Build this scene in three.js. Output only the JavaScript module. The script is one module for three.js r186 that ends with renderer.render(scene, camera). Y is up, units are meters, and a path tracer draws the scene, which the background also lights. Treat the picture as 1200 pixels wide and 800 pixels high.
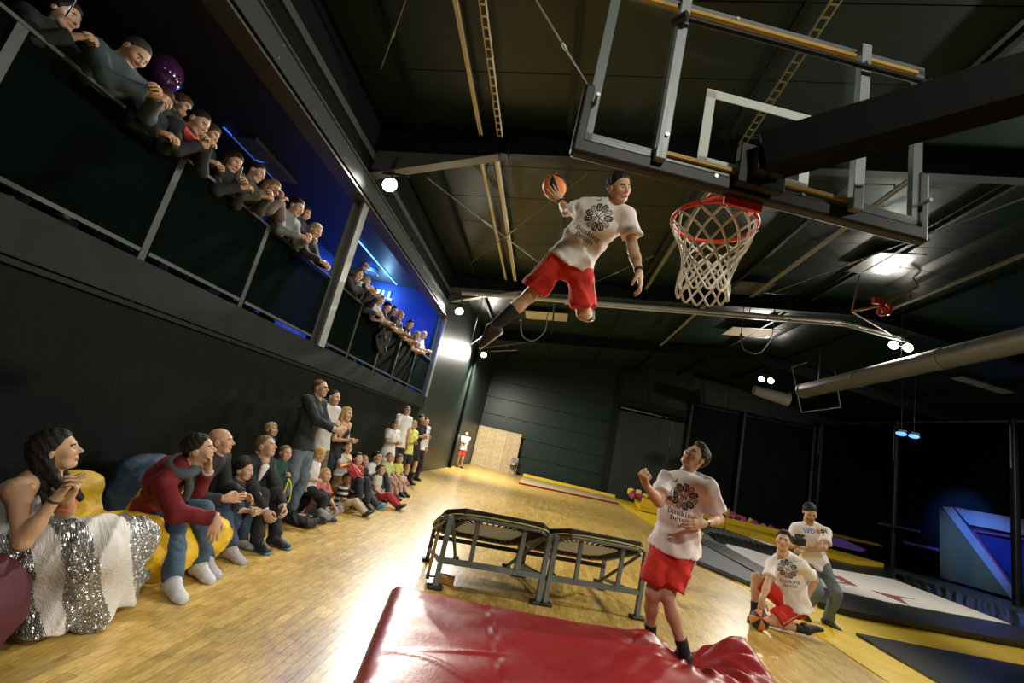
import * as THREE from 'three';
import { mergeGeometries } from 'three/addons/utils/BufferGeometryUtils.js';
import { RoundedBoxGeometry } from 'three/addons/geometries/RoundedBoxGeometry.js';
import { RectAreaLightUniformsLib } from 'three/addons/lights/RectAreaLightUniformsLib.js';
import { FontLoader } from 'three/addons/loaders/FontLoader.js';
import { TextGeometry } from 'three/addons/geometries/TextGeometry.js';

/* ------------------------------------------------------------------ camera, exposure */
const renderer = new THREE.WebGLRenderer({ antialias: true });
renderer.toneMapping = THREE.LinearToneMapping;
renderer.toneMappingExposure = 1.0;
renderer.shadowMap.enabled = true;
const scene = new THREE.Scene();
scene.background = new THREE.Color(0x000000);
RectAreaLightUniformsLib.init();

const FOC = 533, CAMH = 1.58;
// vector helpers on [x, y, z]
const add = (a, b) => [a[0] + b[0], a[1] + b[1], a[2] + b[2]];
const sub = (a, b) => [a[0] - b[0], a[1] - b[1], a[2] - b[2]];
const mul = (a, k) => [a[0] * k, a[1] * k, a[2] * k];
const mad = (a, b, k) => [a[0] + b[0] * k, a[1] + b[1] * k, a[2] + b[2] * k];
const dot = (a, b) => a[0] * b[0] + a[1] * b[1] + a[2] * b[2];
const cross = (a, b) => [a[1] * b[2] - a[2] * b[1], a[2] * b[0] - a[0] * b[2], a[0] * b[1] - a[1] * b[0]];
const len = (a) => Math.hypot(a[0], a[1], a[2]);
const norm = (a) => { const l = len(a) || 1; return [a[0] / l, a[1] / l, a[2] / l]; };
const mix = (a, b, t) => [a[0] + (b[0] - a[0]) * t, a[1] + (b[1] - a[1]) * t, a[2] + (b[2] - a[2]) * t];
const ortho = (a, n) => norm(mad(a, n, -dot(a, n)));
const UP = [0, 1, 0];

// the lens: 16 mm on full frame, tilted up and rolled; the hall's long axis (-z) meets the picture at (634, 529)
const hallDir = norm([634 - 600, -(529 - 400), -FOC]);
const camX = ortho([1, -0.228, 0], hallDir), camZ = mul(hallDir, -1), camY = cross(camZ, camX);
const toWorld = (c) => [dot(camX, c), dot(camY, c), dot(camZ, c)];
const camera = new THREE.PerspectiveCamera(2 * Math.atan(400 / FOC) * 180 / Math.PI, 1.5, 0.05, 200);
{
  const m = new THREE.Matrix4().set(camX[0], camX[1], camX[2], 0, camY[0], camY[1], camY[2], 0, camZ[0], camZ[1], camZ[2], 0, 0, 0, 0, 1);
  camera.quaternion.setFromRotationMatrix(m);
  camera.position.set(0, CAMH, 0);
}
const EYE = [0, CAMH, 0];
const rayOf = (px, py) => norm(toWorld([px - 600, -(py - 400), -FOC]));
// a pixel and one known world coordinate (the wall, floor or frame touched) give a point
function at(px, py, k) {
  const d = rayOf(px, py);
  const t = k.x !== undefined ? k.x / d[0] : k.y !== undefined ? (k.y - CAMH) / d[1] : k.z / d[2];
  return mad(EYE, d, t);
}
const atDepth = (px, py, depth) => add(EYE, toWorld([(px - 600) / FOC * depth, -(py - 400) / FOC * depth, -depth]));
// the point of bone length l from parent a seen at a pixel; far picks the farther of the two
function lift(a, px, py, l, far = false) {
  const d = rayOf(px, py), o = sub(a, EYE), b = dot(o, d), q = b * b - (dot(o, o) - l * l);
  if (q < 0) { const p = mad(EYE, d, b); return mad(a, norm(sub(p, a)), l); }
  return mad(EYE, d, b + (far ? 1 : -1) * Math.sqrt(q));
}

/* ------------------------------------------------------------------ the lamps of the hall */
// floodlights on the steel frames: five in view, two added for their light, the rest of the same rows behind and beside the camera
const floodList = [];   // filled here, built further down
function flood(pos, aim, power, label, twin, angle = 1.25) { floodList.push({ pos, aim, power, label, twin, angle }); }
flood([-3.45, 5.3, -13.85], [-.5, 0, -9.5], 480, 'bright floodlight at the wall end of the round truss, above the balcony end post');
flood([-3.5, 5.05, -20.8], [-2.2, .5, -23], 1000, 'bright floodlight on the far stretch of the left wall, beyond the balcony');
flood([-3.45, 5.25, -20.4], [-.6, 1.0, -14], 260, 'added floodlight turned back down the hall, close beside the far wall lamp');  // added lamp: gives the far fitting its glare towards the camera
flood([9.9, 6.93, -14], [2, 0, -9], 480, 'twin floodlight glaring below the bent end of the round truss', true);
flood([9.25, 6.86, -21], [3, 0, -14], 330, 'twin floodlight glaring beside the open end of the air duct', true);
flood([-3.5, 5.45, -6.95], [0.5, 0.5, -4.2], 170, 'floodlight clamped to the balcony beam, seen from the side');
flood([15.5, 6.3, -12.5], [13, 0, -17], 380, 'unseen floodlight added above the trampolines to light the cage and angled wall');  // added out of view to brighten the right side
flood([9.9, 6.9, -7], [-2.2, 1, -6.5], 900, 'floodlight high on the right hand steel frame', true, 1.0);
flood([9.6, 6.9, 0], [.2, 1.8, -4.6], 420, 'floodlight high on the steel frame beside the camera', true, .62);
flood([2.5, 6.6, 3.2], [.8, 1.2, -4.6], 240, 'floodlight on the steel frame behind the camera', true, .7);

/* ------------------------------------------------------------------ helpers */
function rng(seed) { let a = seed >>> 0; return () => { a = (a + 0x6D2B79F5) | 0; let t = Math.imul(a ^ (a >>> 15), 1 | a); t = (t + Math.imul(t ^ (t >>> 7), 61 | t)) ^ t; return ((t ^ (t >>> 14)) >>> 0) / 4294967296; }; }
const used = {};
function numbered(n) { if (used[n] === undefined) { used[n] = 0; return n; } used[n]++; return n + '_' + String(used[n]).padStart(3, '0'); }
function tag(o, label, category, group, kind) {
  if (label) o.userData.label = label;
  if (category) o.userData.category = category;
  if (group) o.userData.group = group;
  if (kind) o.userData.kind = kind;
  return o;
}
function thing(name, label, category, pos = [0, 0, 0], turn = 0, group) {
  const o = new THREE.Group(); o.name = numbered(name); o.position.set(...pos); o.rotation.y = turn; scene.add(o);
  return tag(o, label, category, group);
}
function part(name, geos, mat, parent) {
  let g = geos;
  if (Array.isArray(geos)) {
    const l = geos.map((q) => { let r = q.index ? q.toNonIndexed() : q; for (const k of Object.keys(r.attributes)) if (!['position', 'normal', 'uv'].includes(k)) r.deleteAttribute(k); if (!r.attributes.uv) r.setAttribute('uv', new THREE.BufferAttribute(new Float32Array(r.attributes.position.count * 2), 2)); return r; });
    g = l.length > 1 ? mergeGeometries(l) : l[0];
  }
  const m = new THREE.Mesh(g, mat); m.name = parent ? name : numbered(name);
  (parent || scene).add(m); return m;
}
function structure(name, geos, mat, label, category = 'wall') { const m = part(name, geos, mat); return tag(m, label, category, null, 'structure'); }
function box(w, h, d, x = 0, y = 0, z = 0, r = 0) {
  const g = r ? new RoundedBoxGeometry(w, h, d, 1, Math.min(r, w * .49, h * .49, d * .49)) : new THREE.BoxGeometry(w, h, d);
  return g.translate(x, y, z);
}
const V = (a) => new THREE.Vector3(a[0], a[1], a[2]);
function rod(a, b, r, seg = 8, r2 = r) {          // round bar between two points
  const l = len(sub(b, a)), g = new THREE.CylinderGeometry(r2, r, l, seg);
  g.translate(0, l / 2, 0);
  g.applyQuaternion(new THREE.Quaternion().setFromUnitVectors(new THREE.Vector3(0, 1, 0), V(norm(sub(b, a)))));
  return g.translate(a[0], a[1], a[2]);
}
function bar(a, b, w, h, upv = UP) {              // rectangular bar between two points, h along upv
  const l = len(sub(b, a)), z = norm(sub(b, a)); let u = mad(upv, z, -dot(upv, z)); if (len(u) < 1e-4) u = mad([1, 0, 0], z, -z[0]); u = norm(u);
  const x = cross(u, z), g = new THREE.BoxGeometry(w, h, l);
  const c = mix(a, b, .5);
  return g.applyMatrix4(new THREE.Matrix4().set(x[0], u[0], z[0], c[0], x[1], u[1], z[1], c[1], x[2], u[2], z[2], c[2], 0, 0, 0, 1));
}
function ibeam(a, b, w, h, t = .02) {              // I profile from three plates
  const u = [0, 1, 0], z = norm(sub(b, a)), up = norm(mad(u, z, -dot(u, z)));
  const s = (k) => mul(up, k);
  return [bar(add(a, s(h / 2 - t / 2)), add(b, s(h / 2 - t / 2)), w, t), bar(add(a, s(-h / 2 + t / 2)), add(b, s(-h / 2 + t / 2)), w, t), bar(a, b, t * .7, h - 2 * t)];
}
function tube(pts, r, seg = 40, rad = 6, closed = false) { return new THREE.TubeGeometry(new THREE.CatmullRomCurve3(pts.map(V), closed), seg, r, rad, closed); }
function groundPoly(pxs, y0, y1, world) {                 // a pad on the floor, outlined by pixels that lie on its top plane y1
  const pts = world || pxs.map(([a, b]) => at(a, b, { y: y1 }));
  const sh = new THREE.Shape(pts.map((p) => new THREE.Vector2(p[0], -p[2])));
  const g = new THREE.ExtrudeGeometry(sh, { depth: Math.max(y1 - y0, .002), bevelEnabled: false });
  return g.rotateX(-Math.PI / 2).translate(0, y0, 0);
}
const lin = (r, g, b) => new THREE.Color().setRGB(r, g, b);
const MC = {};
function M(color, rough = .8, o = {}) {
  const key = JSON.stringify([color, rough, o]);
  if (MC[key]) return MC[key];
  const c = Array.isArray(color) ? lin(...color) : new THREE.Color(color);
  return MC[key] = new THREE.MeshPhysicalMaterial({ color: c, roughness: rough, ...o });
}
function dataTex(w, h, fn, srgb = false) {
  const d = new Uint8Array(w * h * 4);
  for (let j = 0; j < h; j++) for (let i = 0; i < w; i++) { const c = fn(i / w, j / h, i, j); const k = (j * w + i) * 4; d[k] = Math.min(255, c[0] * 255); d[k + 1] = Math.min(255, c[1] * 255); d[k + 2] = Math.min(255, c[2] * 255); d[k + 3] = c.length > 3 ? c[3] * 255 : 255; }
  const t = new THREE.DataTexture(d, w, h); t.wrapS = t.wrapT = THREE.RepeatWrapping; t.magFilter = THREE.LinearFilter; t.minFilter = THREE.LinearMipmapLinearFilter; t.generateMipmaps = true;
  if (srgb) t.colorSpace = THREE.SRGBColorSpace; t.needsUpdate = true; return t;
}
// tiling value noise
function tileNoise(seed, n) {
  const r = rng(seed), a = Array.from({ length: n * n }, () => r());
  return (u, v) => { const x = u * n, y = v * n, i = Math.floor(x), j = Math.floor(y), f = x - i, g = y - j, s = f * f * (3 - 2 * f), t = g * g * (3 - 2 * g); const q = (p, o) => a[((o % n) + n) % n * n + ((p % n) + n) % n]; return (q(i, j) * (1 - s) + q(i + 1, j) * s) * (1 - t) + (q(i, j + 1) * (1 - s) + q(i + 1, j + 1) * s) * t; };
}
const tn8 = tileNoise(1, 8), tn32 = tileNoise(2, 32), tn96 = tileNoise(3, 96);
const clothBump = dataTex(256, 256, (u, v) => { const q = .5 * tn32(u, v) + .35 * tn96(u, v) + .15 * ((Math.sin(u * 402) + Math.sin(v * 402)) * .25 + .5); return [q, q, q]; });
const wallBump = dataTex(256, 256, (u, v) => { const q = .3 * tn8(u, v) + .4 * tn32(u, v) + .3 * tn96(u, v); return [q, q, q]; });
const smudge = dataTex(256, 256, (u, v) => { const q = .62 + .38 * (.5 * tn8(u, v) + .3 * tn32(u, v) + .2 * tn96(u, v)); return [q, q, q]; });
const grain = dataTex(512, 256, (u, v) => { const a = tn96(u * .25, v * 1.0), b = tn32(u * .5, v * 2), c = tn8(u, v); const q = .9 + .14 * (a - .5) + .16 * (b - .5) + .1 * (c - .5); return [q, q * .985, q * .96]; }, true);
function withUV(g, f) { const p = g.attributes.position, n = g.attributes.normal, uv = new Float32Array(p.count * 2); for (let i = 0; i < p.count; i++) { const q = f(p.getX(i), p.getY(i), p.getZ(i), n ? n.getX(i) : 0, n ? n.getY(i) : 0, n ? n.getZ(i) : 0); uv[2 * i] = q[0]; uv[2 * i + 1] = q[1]; } g.setAttribute('uv', new THREE.BufferAttribute(uv, 2)); return g; }
const boxUV = (g, k = 1) => withUV(g, (x, y, z, a, b, c) => Math.abs(b) > .6 ? [x * k, z * k] : Math.abs(a) > .6 ? [z * k, y * k] : [x * k, y * k]);

// materials of the hall
const blackWall = M([.0024, .0056, .0047], .65, { specularIntensity: .22, bumpMap: wallBump, bumpScale: .002 });
const darkPanel = M([.0078, .0196, .0154], .4, { specularIntensity: .6, bumpMap: wallBump, bumpScale: .001 });
const roofMat = M([.0078, .0196, .0154], .36, { specularIntensity: .6, bumpMap: wallBump, bumpScale: .001 });
const steelDark = M([.03, .04, .036], .42, { metalness: .35 });
const steelBlack = M([.0035, .0075, .0065], .5, { specularIntensity: .45 });
const galv = M([.42, .45, .45], .42, { metalness: .8, roughnessMap: smudge });
const greyPaint = M([.28, .3, .29], .45, { metalness: .3 });
const cream = M([.74, .68, .5], .6);

/* ------------------------------------------------------------------ room shell */
const XL = -3.95, ZF = -28, XR = 21, ZB = 6, BACK = -8.2, DECK = 2.45;
const roofY = (x) => x < 8.5 ? 7.1 + .122 * x : 7.1 + .122 * 8.5 - .122 * (x - 8.5);

// parquet: staves laid along the hall, laid proud of a recessed joint
{
  const floor = new THREE.Group(); floor.name = numbered('floor'); scene.add(floor);
  tag(floor, 'golden strip parquet floor with a soft gloss', 'floor', null, 'structure');
  const W = .068, L = .42, GAP = .0016, R = rng(11);
  const X0 = XL, X1 = 4.18;
  const mat = new THREE.MeshPhysicalMaterial({ color: 0xffffff, vertexColors: true, map: grain, roughness: .4, roughnessMap: smudge, clearcoat: .6, clearcoatRoughness: .27 });
  const tones = [];
  for (let i = 0; i < 10; i++) { const t = R(); tones.push([.5 + .4 * t + .06 * (R() - .5), .33 + .3 * t, .066 + .115 * t]); }
  const variants = tones.map((c, i) => {
    const g = new THREE.BoxGeometry(W - GAP, .012, L - GAP); g.translate(0, -.006, 0);
    withUV(g, (x, y, z) => [z * 1.2 + i * .137, x * 2.4 + i * .31]);
    const n = g.attributes.position.count, col = new Float32Array(n * 3); for (let k = 0; k < n; k++) col.set(c, k * 3);
    g.setAttribute('color', new THREE.BufferAttribute(col, 3)); return g;
  });
  const cells = [];
  const nx = Math.ceil((X1 - X0) / W);
  for (let i = 0; i < nx; i++) {
    const off = R() * L, x = X0 + (i + .5) * W;
    for (let z = 3 - off; z > ZF; z -= L) {
      const v = Math.floor(R() * variants.length), p = [x, 0, z - L / 2];
      const c = sub(p, EYE), cz = dot([camX[2], camY[2], camZ[2]], c);
      const cc = [camX[0] * c[0] + camY[0] * c[1] + camZ[0] * c[2], camX[1] * c[0] + camY[1] * c[1] + camZ[1] * c[2], camX[2] * c[0] + camY[2] * c[1] + camZ[2] * c[2]];
      const px = 600 - FOC * cc[0] / cc[2], py = 400 + FOC * cc[1] / cc[2];
      const under = x > -1.0 && p[2] > -4.9 && x < 2.3;         // below the red mat
      const vis = cc[2] < -.5 && px > 175 && px < 1010 && py > 600 && py < 800 && !under && !(x < -2.3);
      cells.push({ p, v, d: vis ? len(c) : 1e3 + len(c) });
    }
  }
  cells.sort((a, b) => a.d - b.d);
  const rest = [];
  cells.forEach((c, i) => {
    if (i < 300) { const m = new THREE.Mesh(variants[c.v], mat); m.name = 'stave'; m.position.set(...c.p); floor.add(m); }
    else rest.push(variants[c.v].clone().translate(...c.p));
  });
  const m = new THREE.Mesh(mergeGeometries(rest), mat); m.name = 'stave_field'; m.userData.kind = 'stuff'; floor.add(m);
  part('screed', [box(X1 - X0 + .2, .1, ZB - ZF + .2, (X0 + X1) / 2, -.063, (ZB + ZF) / 2)], M([.08, .06, .035], .9), floor);
}
structure('ground_slab', [box(XR - 4.0 + 1, .2, ZB - ZF + 2, (XR + 4.2) / 2 + .4, -.112, (ZB + ZF) / 2)], M([.012, .014, .015], .7), 'dark floor under the trampoline area', 'floor');

// left wall below and beyond the balcony
structure('wall_left', [boxUV(box(.25, DECK - .2, ZB + 14.1, XL - .125, (DECK - .2) / 2, (ZB - 14.1) / 2))], blackWall, 'black plastered left wall below the balcony', 'wall');
structure('wall_left_end', [boxUV(box(.25, 8, ZF * -1 - 14.1, XL - .125, 4, -14.1 - (-ZF - 14.1) / 2))], M([.018, .032, .027], .42, { bumpMap: wallBump, bumpScale: .002 }), 'dark left wall beyond the end of the balcony, lightened in colour for the lamp light', 'wall');  // paler than the wall before it: lamp light put into the colour
structure('wall_left_upper', [boxUV(box(.25, 3.0, ZB + 14.1, XL - .125, 5.45 + 1.5, (ZB - 14.1) / 2))], blackWall, 'dark strip of wall between balcony beam and roof', 'wall');
structure('trim_1', [box(.09, .37, ZB + 14.2, XL + .03, 2.265, (ZB - 14.2) / 2), box(.05, .05, ZB + 14.2, XL + .015, 2.05, (ZB - 14.2) / 2)], M([.006, .0115, .01], .55, { specularIntensity: .3 }), 'dark fascia band below the balcony railing', 'trim');
// far wall of horizontal cladding panels
{
  const w = new THREE.Group(); w.name = 'wall_far'; w.position.set(0, 0, ZF); scene.add(w); tag(w, 'dark green black far wall of wide horizontal cladding panels', 'wall', null, 'structure');
  part('backing', [box(XR - BACK + 1, 9, .2, (XR + BACK) / 2, 4.5, -.16)], blackWall, w);
  for (let i = 0; i < 8; i++) {
    const g = boxUV(box(3.85 - XL - .02, 1.02, .06, (3.85 + XL) / 2, i * 1.04 + .52, -.03, .008)); part('panel', g, darkPanel, w);
  }
  for (let i = 0; i < 7; i++) part('panel', boxUV(box(2.4, 7.9, .05, 9.4 + i * 2.42 - .3, 3.95, -.03, .008)), M([.005, .008, .0085], .5, { bumpMap: wallBump, bumpScale: .001 }), w);
  part('pilaster', [box(.28, 7.6, .24, 3.9, 3.8, .1)], steelBlack, w);
}
// the dark doorway beside the pilaster
{
  const d = new THREE.Group(); d.name = 'door_1'; d.position.set(5.95, 0, ZF); scene.add(d); tag(d, 'tall black sliding hall door with a steel lintel', 'door', null, 'structure');
  part('leaf', [boxUV(box(3.3, 5.0, .08, -.3, 2.5, .04, .01))], M([.012, .018, .016], .5), d);
  part('leaf', [boxUV(box(.75, 5.0, .08, 1.75, 2.5, .02, .01))], M([.012, .018, .016], .5), d);
  part('lintel', ibeam([-1.95, 5.5, .15], [2.2, 5.5, .15], .25, .4), steelBlack, d);
  part('track', [rod([-1.8, 5.16, .16], [1.0, 5.12, .16], .035)], greyPaint, d);
  for (const y of [.8, 1.8, 2.8, 3.8, 4.7]) part('chain_guide', [box(.05, .55, .03, 1.32, y, .1)], M([.1, .12, .11], .4, { metalness: .6 }), d);
  part('upper_panel', [boxUV(box(4.1, 2.6, .06, .1, 6.9, .02))], darkPanel, d);
}
structure('wall_right', [boxUV(box(.25, 9, ZB - ZF, XR + .12, 4.5, (ZB + ZF) / 2))], blackWall, 'dark right wall behind the cage', 'wall');
structure('wall_back', [boxUV(box(XR - BACK + 1, 9, .25, (XR + BACK) / 2, 4.5, ZB + .12))], blackWall, 'dark wall behind the camera', 'wall');

// roof: sandwich panels between the frames, each with its joint
{
  const c = new THREE.Group(); c.name = 'ceiling'; scene.add(c); tag(c, 'dark pitched roof of smooth metal panels', 'ceiling', null, 'structure');
  const slope = Math.atan(.122);
  const seamsW = 1.17;
  const gl = box(12.62 / Math.cos(slope), .1, seamsW - .012, 0, 0, 0, .006), gr = box(12.7 / Math.cos(slope), .1, seamsW - .012, 0, 0, 0, .006);
  boxUV(gl); boxUV(gr);
  for (let z = ZB - seamsW / 2; z > ZF - seamsW; z -= seamsW) {
    const a = part('panel', gl, roofMat, c); a.position.set(8.5 - 6.31, roofY(8.5 - 6.31) + .06, z); a.rotation.z = slope;
    const b = part('panel', gr, roofMat, c); b.position.set(8.5 + 6.35, roofY(8.5 + 6.35) + .06, z); b.rotation.z = -slope;
  }
  part('deck', [bar([-8.4, roofY(-8.4) + .2, (ZB + ZF) / 2], [8.5, roofY(8.5) + .2, (ZB + ZF) / 2], ZB - ZF + 1, .1), bar([8.5, roofY(8.5) + .2, (ZB + ZF) / 2], [21.4, roofY(21.4) + .2, (ZB + ZF) / 2], ZB - ZF + 1, .1)], blackWall, c);
}
// frames
{
  for (const z of [0, -7, -14, -21]) {
    const f = thing('steel_frame', z === -7 ? 'deep dark steel roof frame across the hall above the flying player' : z === -14 ? 'dark steel roof frame above the round pipe truss' : z === -21 ? 'dark steel roof frame nearest to the far wall' : 'dark steel roof frame above the camera', 'beam', [0, 0, z]);
    f.userData.kind = 'structure';
    const h = .5, off = .27;
    part('rafter', [...ibeam([-4.05, roofY(-4.05) - off, 0], [8.5, roofY(8.5) - off, 0], .2, h, .025)], steelBlack, f);
    part('rafter', [...ibeam([8.5, roofY(8.5) - off, 0], [20.9, roofY(20.9) - off, 0], .2, h, .025)], steelBlack, f);
    // haunch at the wall: tapered plate with a bottom flange
    const hs = new THREE.Shape([new THREE.Vector2(-4.0, roofY(-4) - .52), new THREE.Vector2(-1.75, roofY(-1.75) - .52), new THREE.Vector2(-4.0, roofY(-4) - 1.05)]);
    part('haunch', [new THREE.ExtrudeGeometry(hs, { depth: .02, bevelEnabled: false }).translate(0, 0, -.01), bar([-4, roofY(-4) - 1.06, 0], [-1.75, roofY(-1.75) - .53, 0], .2, .025)], M([.12, .13, .12], .4, { metalness: .3 }), f);
    part('splice_plate', [box(.03, .56, .24, -1.6, roofY(-1.6) - off, 0), box(.03, .56, .24, 2.3, roofY(2.3) - off, 0)], steelBlack, f);
    if (z !== -7 && z !== -14) part('column', [box(.2, 6.2, .22, XL + .02, 3.1, 0)].concat(z === 0 ? [] : []), blackWall, f);
  }
}

/* ------------------------------------------------------------------ distance fields meshed by surface nets */
const capsule = (a, b, ra, rb) => {
  const d = sub(b, a), l2 = dot(d, d) || 1e-9, R = Math.max(ra, rb);
  return { lo: [0, 1, 2].map((i) => Math.min(a[i], b[i]) - R), hi: [0, 1, 2].map((i) => Math.max(a[i], b[i]) + R),
    f: (x, y, z) => { const px = x - a[0], py = y - a[1], pz = z - a[2]; let t = (px * d[0] + py * d[1] + pz * d[2]) / l2; t = t < 0 ? 0 : t > 1 ? 1 : t; const qx = px - d[0] * t, qy = py - d[1] * t, qz = pz - d[2] * t; return Math.sqrt(qx * qx + qy * qy + qz * qz) - (ra + (rb - ra) * t); } };
};
// capsule of elliptic section: half widths along L and F at both ends
const ecap = (a, b, L, F, rxa, rza, rxb, rzb) => {
  const d = sub(b, a), l2 = dot(d, d) || 1e-9, R = Math.max(rxa, rza, rxb, rzb);
  return { lo: [0, 1, 2].map((i) => Math.min(a[i], b[i]) - R), hi: [0, 1, 2].map((i) => Math.max(a[i], b[i]) + R),
    f: (x, y, z) => { const px = x - a[0], py = y - a[1], pz = z - a[2]; let t = (px * d[0] + py * d[1] + pz * d[2]) / l2; t = t < 0 ? 0 : t > 1 ? 1 : t; const qx = px - d[0] * t, qy = py - d[1] * t, qz = pz - d[2] * t; const rx = rxa + (rxb - rxa) * t, rz = rza + (rzb - rza) * t; const l = qx * L[0] + qy * L[1] + qz * L[2], f = qx * F[0] + qy * F[1] + qz * F[2]; const r2 = qx * qx + qy * qy + qz * qz - l * l - f * f; const m = Math.min(rx, rz); return (Math.sqrt(l * l / (rx * rx) + f * f / (rz * rz) + Math.max(r2, 0) / (m * m)) - 1) * m; } };
};
const ell = (c, r, X = [1, 0, 0], Y = UP, Z = [0, 0, 1]) => {
  const R = Math.max(...r), m = Math.min(...r);
  return { lo: c.map((v) => v - R), hi: c.map((v) => v + R),
    f: (x, y, z) => { const p = [x - c[0], y - c[1], z - c[2]]; const a = dot(p, X) / r[0], b = dot(p, Y) / r[1], e = dot(p, Z) / r[2]; return (Math.sqrt(a * a + b * b + e * e) - 1) * m; } };
};
const clipped = (p, pt, dir) => ({ lo: p.lo, hi: p.hi, f: (x, y, z) => Math.max(p.f(x, y, z), (x - pt[0]) * dir[0] + (y - pt[1]) * dir[1] + (z - pt[2]) * dir[2]) });
function netMesh(ops, cell) {          // ops: [prim, k] joins, [prim, k, 'sub'] carves, [fn, 0, 'cut'] clips, [fn, 0, 'warp'] adds to the distance
  const lo = [1e9, 1e9, 1e9], hi = [-1e9, -1e9, -1e9];
  for (const [p, , m] of ops) if (!m) for (let i = 0; i < 3; i++) { lo[i] = Math.min(lo[i], p.lo[i]); hi[i] = Math.max(hi[i], p.hi[i]); }
  const pad = cell * 2.5; for (let i = 0; i < 3; i++) { lo[i] -= pad; hi[i] += pad; }
  const nx = Math.ceil((hi[0] - lo[0]) / cell) + 1, ny = Math.ceil((hi[1] - lo[1]) / cell) + 1, nz = Math.ceil((hi[2] - lo[2]) / cell) + 1;
  const D = new Float32Array(nx * ny * nz).fill(.5);
  for (const [p, k, m] of ops) {
    let i0 = 0, j0 = 0, k0 = 0, i1 = nx - 1, j1 = ny - 1, k1 = nz - 1;
    if (m !== 'cut' && m !== 'warp') {
      const e = Math.max(k, 0) + cell * 2.2;
      i0 = Math.max(0, Math.floor((p.lo[0] - e - lo[0]) / cell)); i1 = Math.min(nx - 1, Math.ceil((p.hi[0] + e - lo[0]) / cell));
      j0 = Math.max(0, Math.floor((p.lo[1] - e - lo[1]) / cell)); j1 = Math.min(ny - 1, Math.ceil((p.hi[1] + e - lo[1]) / cell));
      k0 = Math.max(0, Math.floor((p.lo[2] - e - lo[2]) / cell)); k1 = Math.min(nz - 1, Math.ceil((p.hi[2] + e - lo[2]) / cell));
    }
    const f = p.f || p;
    for (let kk = k0; kk <= k1; kk++) for (let j = j0; j <= j1; j++) {
      let q = (kk * ny + j) * nx + i0;
      for (let i = i0; i <= i1; i++, q++) {
        const o = D[q]; if ((m === 'cut' || m === 'warp') && o > .1) continue;
        const v = f(lo[0] + i * cell, lo[1] + j * cell, lo[2] + kk * cell);
        if (!m) { if (k > 0) { const h = Math.max(k - Math.abs(o - v), 0) / k; D[q] = Math.min(o, v) - h * h * k * .25; } else D[q] = Math.min(o, v); }
        else if (m === 'sub') { const w = -v, h = k > 0 ? Math.max(k - Math.abs(o - w), 0) / k : 0; D[q] = Math.max(o, w) + h * h * k * .25; }
        else if (m === 'cut') D[q] = Math.max(o, v);
        else D[q] = o + v;
      }
    }
  }
  const id = new Int32Array(nx * ny * nz).fill(-1), pos = [], idx = [];
  const st = [1, nx, nx * ny];
  for (let kk = 0; kk < nz - 1; kk++) for (let j = 0; j < ny - 1; j++) for (let i = 0; i < nx - 1; i++) {
    const q = (kk * ny + j) * nx + i;
    let mask = 0; const c = [];
    for (let e = 0; e < 8; e++) { const v = D[q + (e & 1) + ((e >> 1) & 1) * nx + (e >> 2) * st[2]]; c.push(v); if (v < 0) mask |= 1 << e; }
    if (mask === 0 || mask === 255) continue;
    let sx = 0, sy = 0, sz = 0, n = 0;
    for (let e = 0; e < 8; e++) for (let ax = 0; ax < 3; ax++) { if (e & (1 << ax)) continue; const g = e | (1 << ax); if ((c[e] < 0) === (c[g] < 0)) continue; const t = c[e] / (c[e] - c[g]); sx += (e & 1) + (ax === 0 ? t : 0); sy += ((e >> 1) & 1) + (ax === 1 ? t : 0); sz += (e >> 2) + (ax === 2 ? t : 0); n++; }
    id[q] = pos.length / 3; pos.push(lo[0] + (i + sx / n) * cell, lo[1] + (j + sy / n) * cell, lo[2] + (kk + sz / n) * cell);
  }
  for (let kk = 1; kk < nz - 1; kk++) for (let j = 1; j < ny - 1; j++) for (let i = 1; i < nx - 1; i++) {
    const q = (kk * ny + j) * nx + i, a = D[q] < 0;
    for (let ax = 0; ax < 3; ax++) {
      const b = D[q + st[ax]] < 0; if (a === b) continue;
      const u = st[(ax + 1) % 3], w = st[(ax + 2) % 3];
      const A = id[q - u - w], B = id[q - w], C = id[q], E = id[q - u];
      if (A < 0 || B < 0 || C < 0 || E < 0) continue;
      if (a) idx.push(A, B, C, A, C, E); else idx.push(A, C, B, A, E, C);
    }
  }
  const g = new THREE.BufferGeometry();
  g.setAttribute('position', new THREE.Float32BufferAttribute(pos, 3)); g.setIndex(idx); g.computeVertexNormals();
  return g;
}
const rg = (v) => { const q = 1 - Math.abs(Math.sin(v)); return q * q * q; };
const wob = (x, y, z) => -1.5 * rg(8 * x + 5 * y - 4 * z + 1.6 * Math.sin(6 * y + 3 * x)) - 1.2 * rg(-5 * x + 9 * y + 6 * z + 1.3 * Math.sin(7 * x - 5 * z)) + .5 * Math.sin(17 * x + 9 * y + 3) * Math.sin(13 * y - 11 * z + 1) + .6 * Math.sin(31 * y + 8 * x) * Math.sin(27 * x - 19 * z + 2) + .4 * Math.sin(52 * z + 23 * y) * Math.sin(45 * x + 12 * y);

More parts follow.
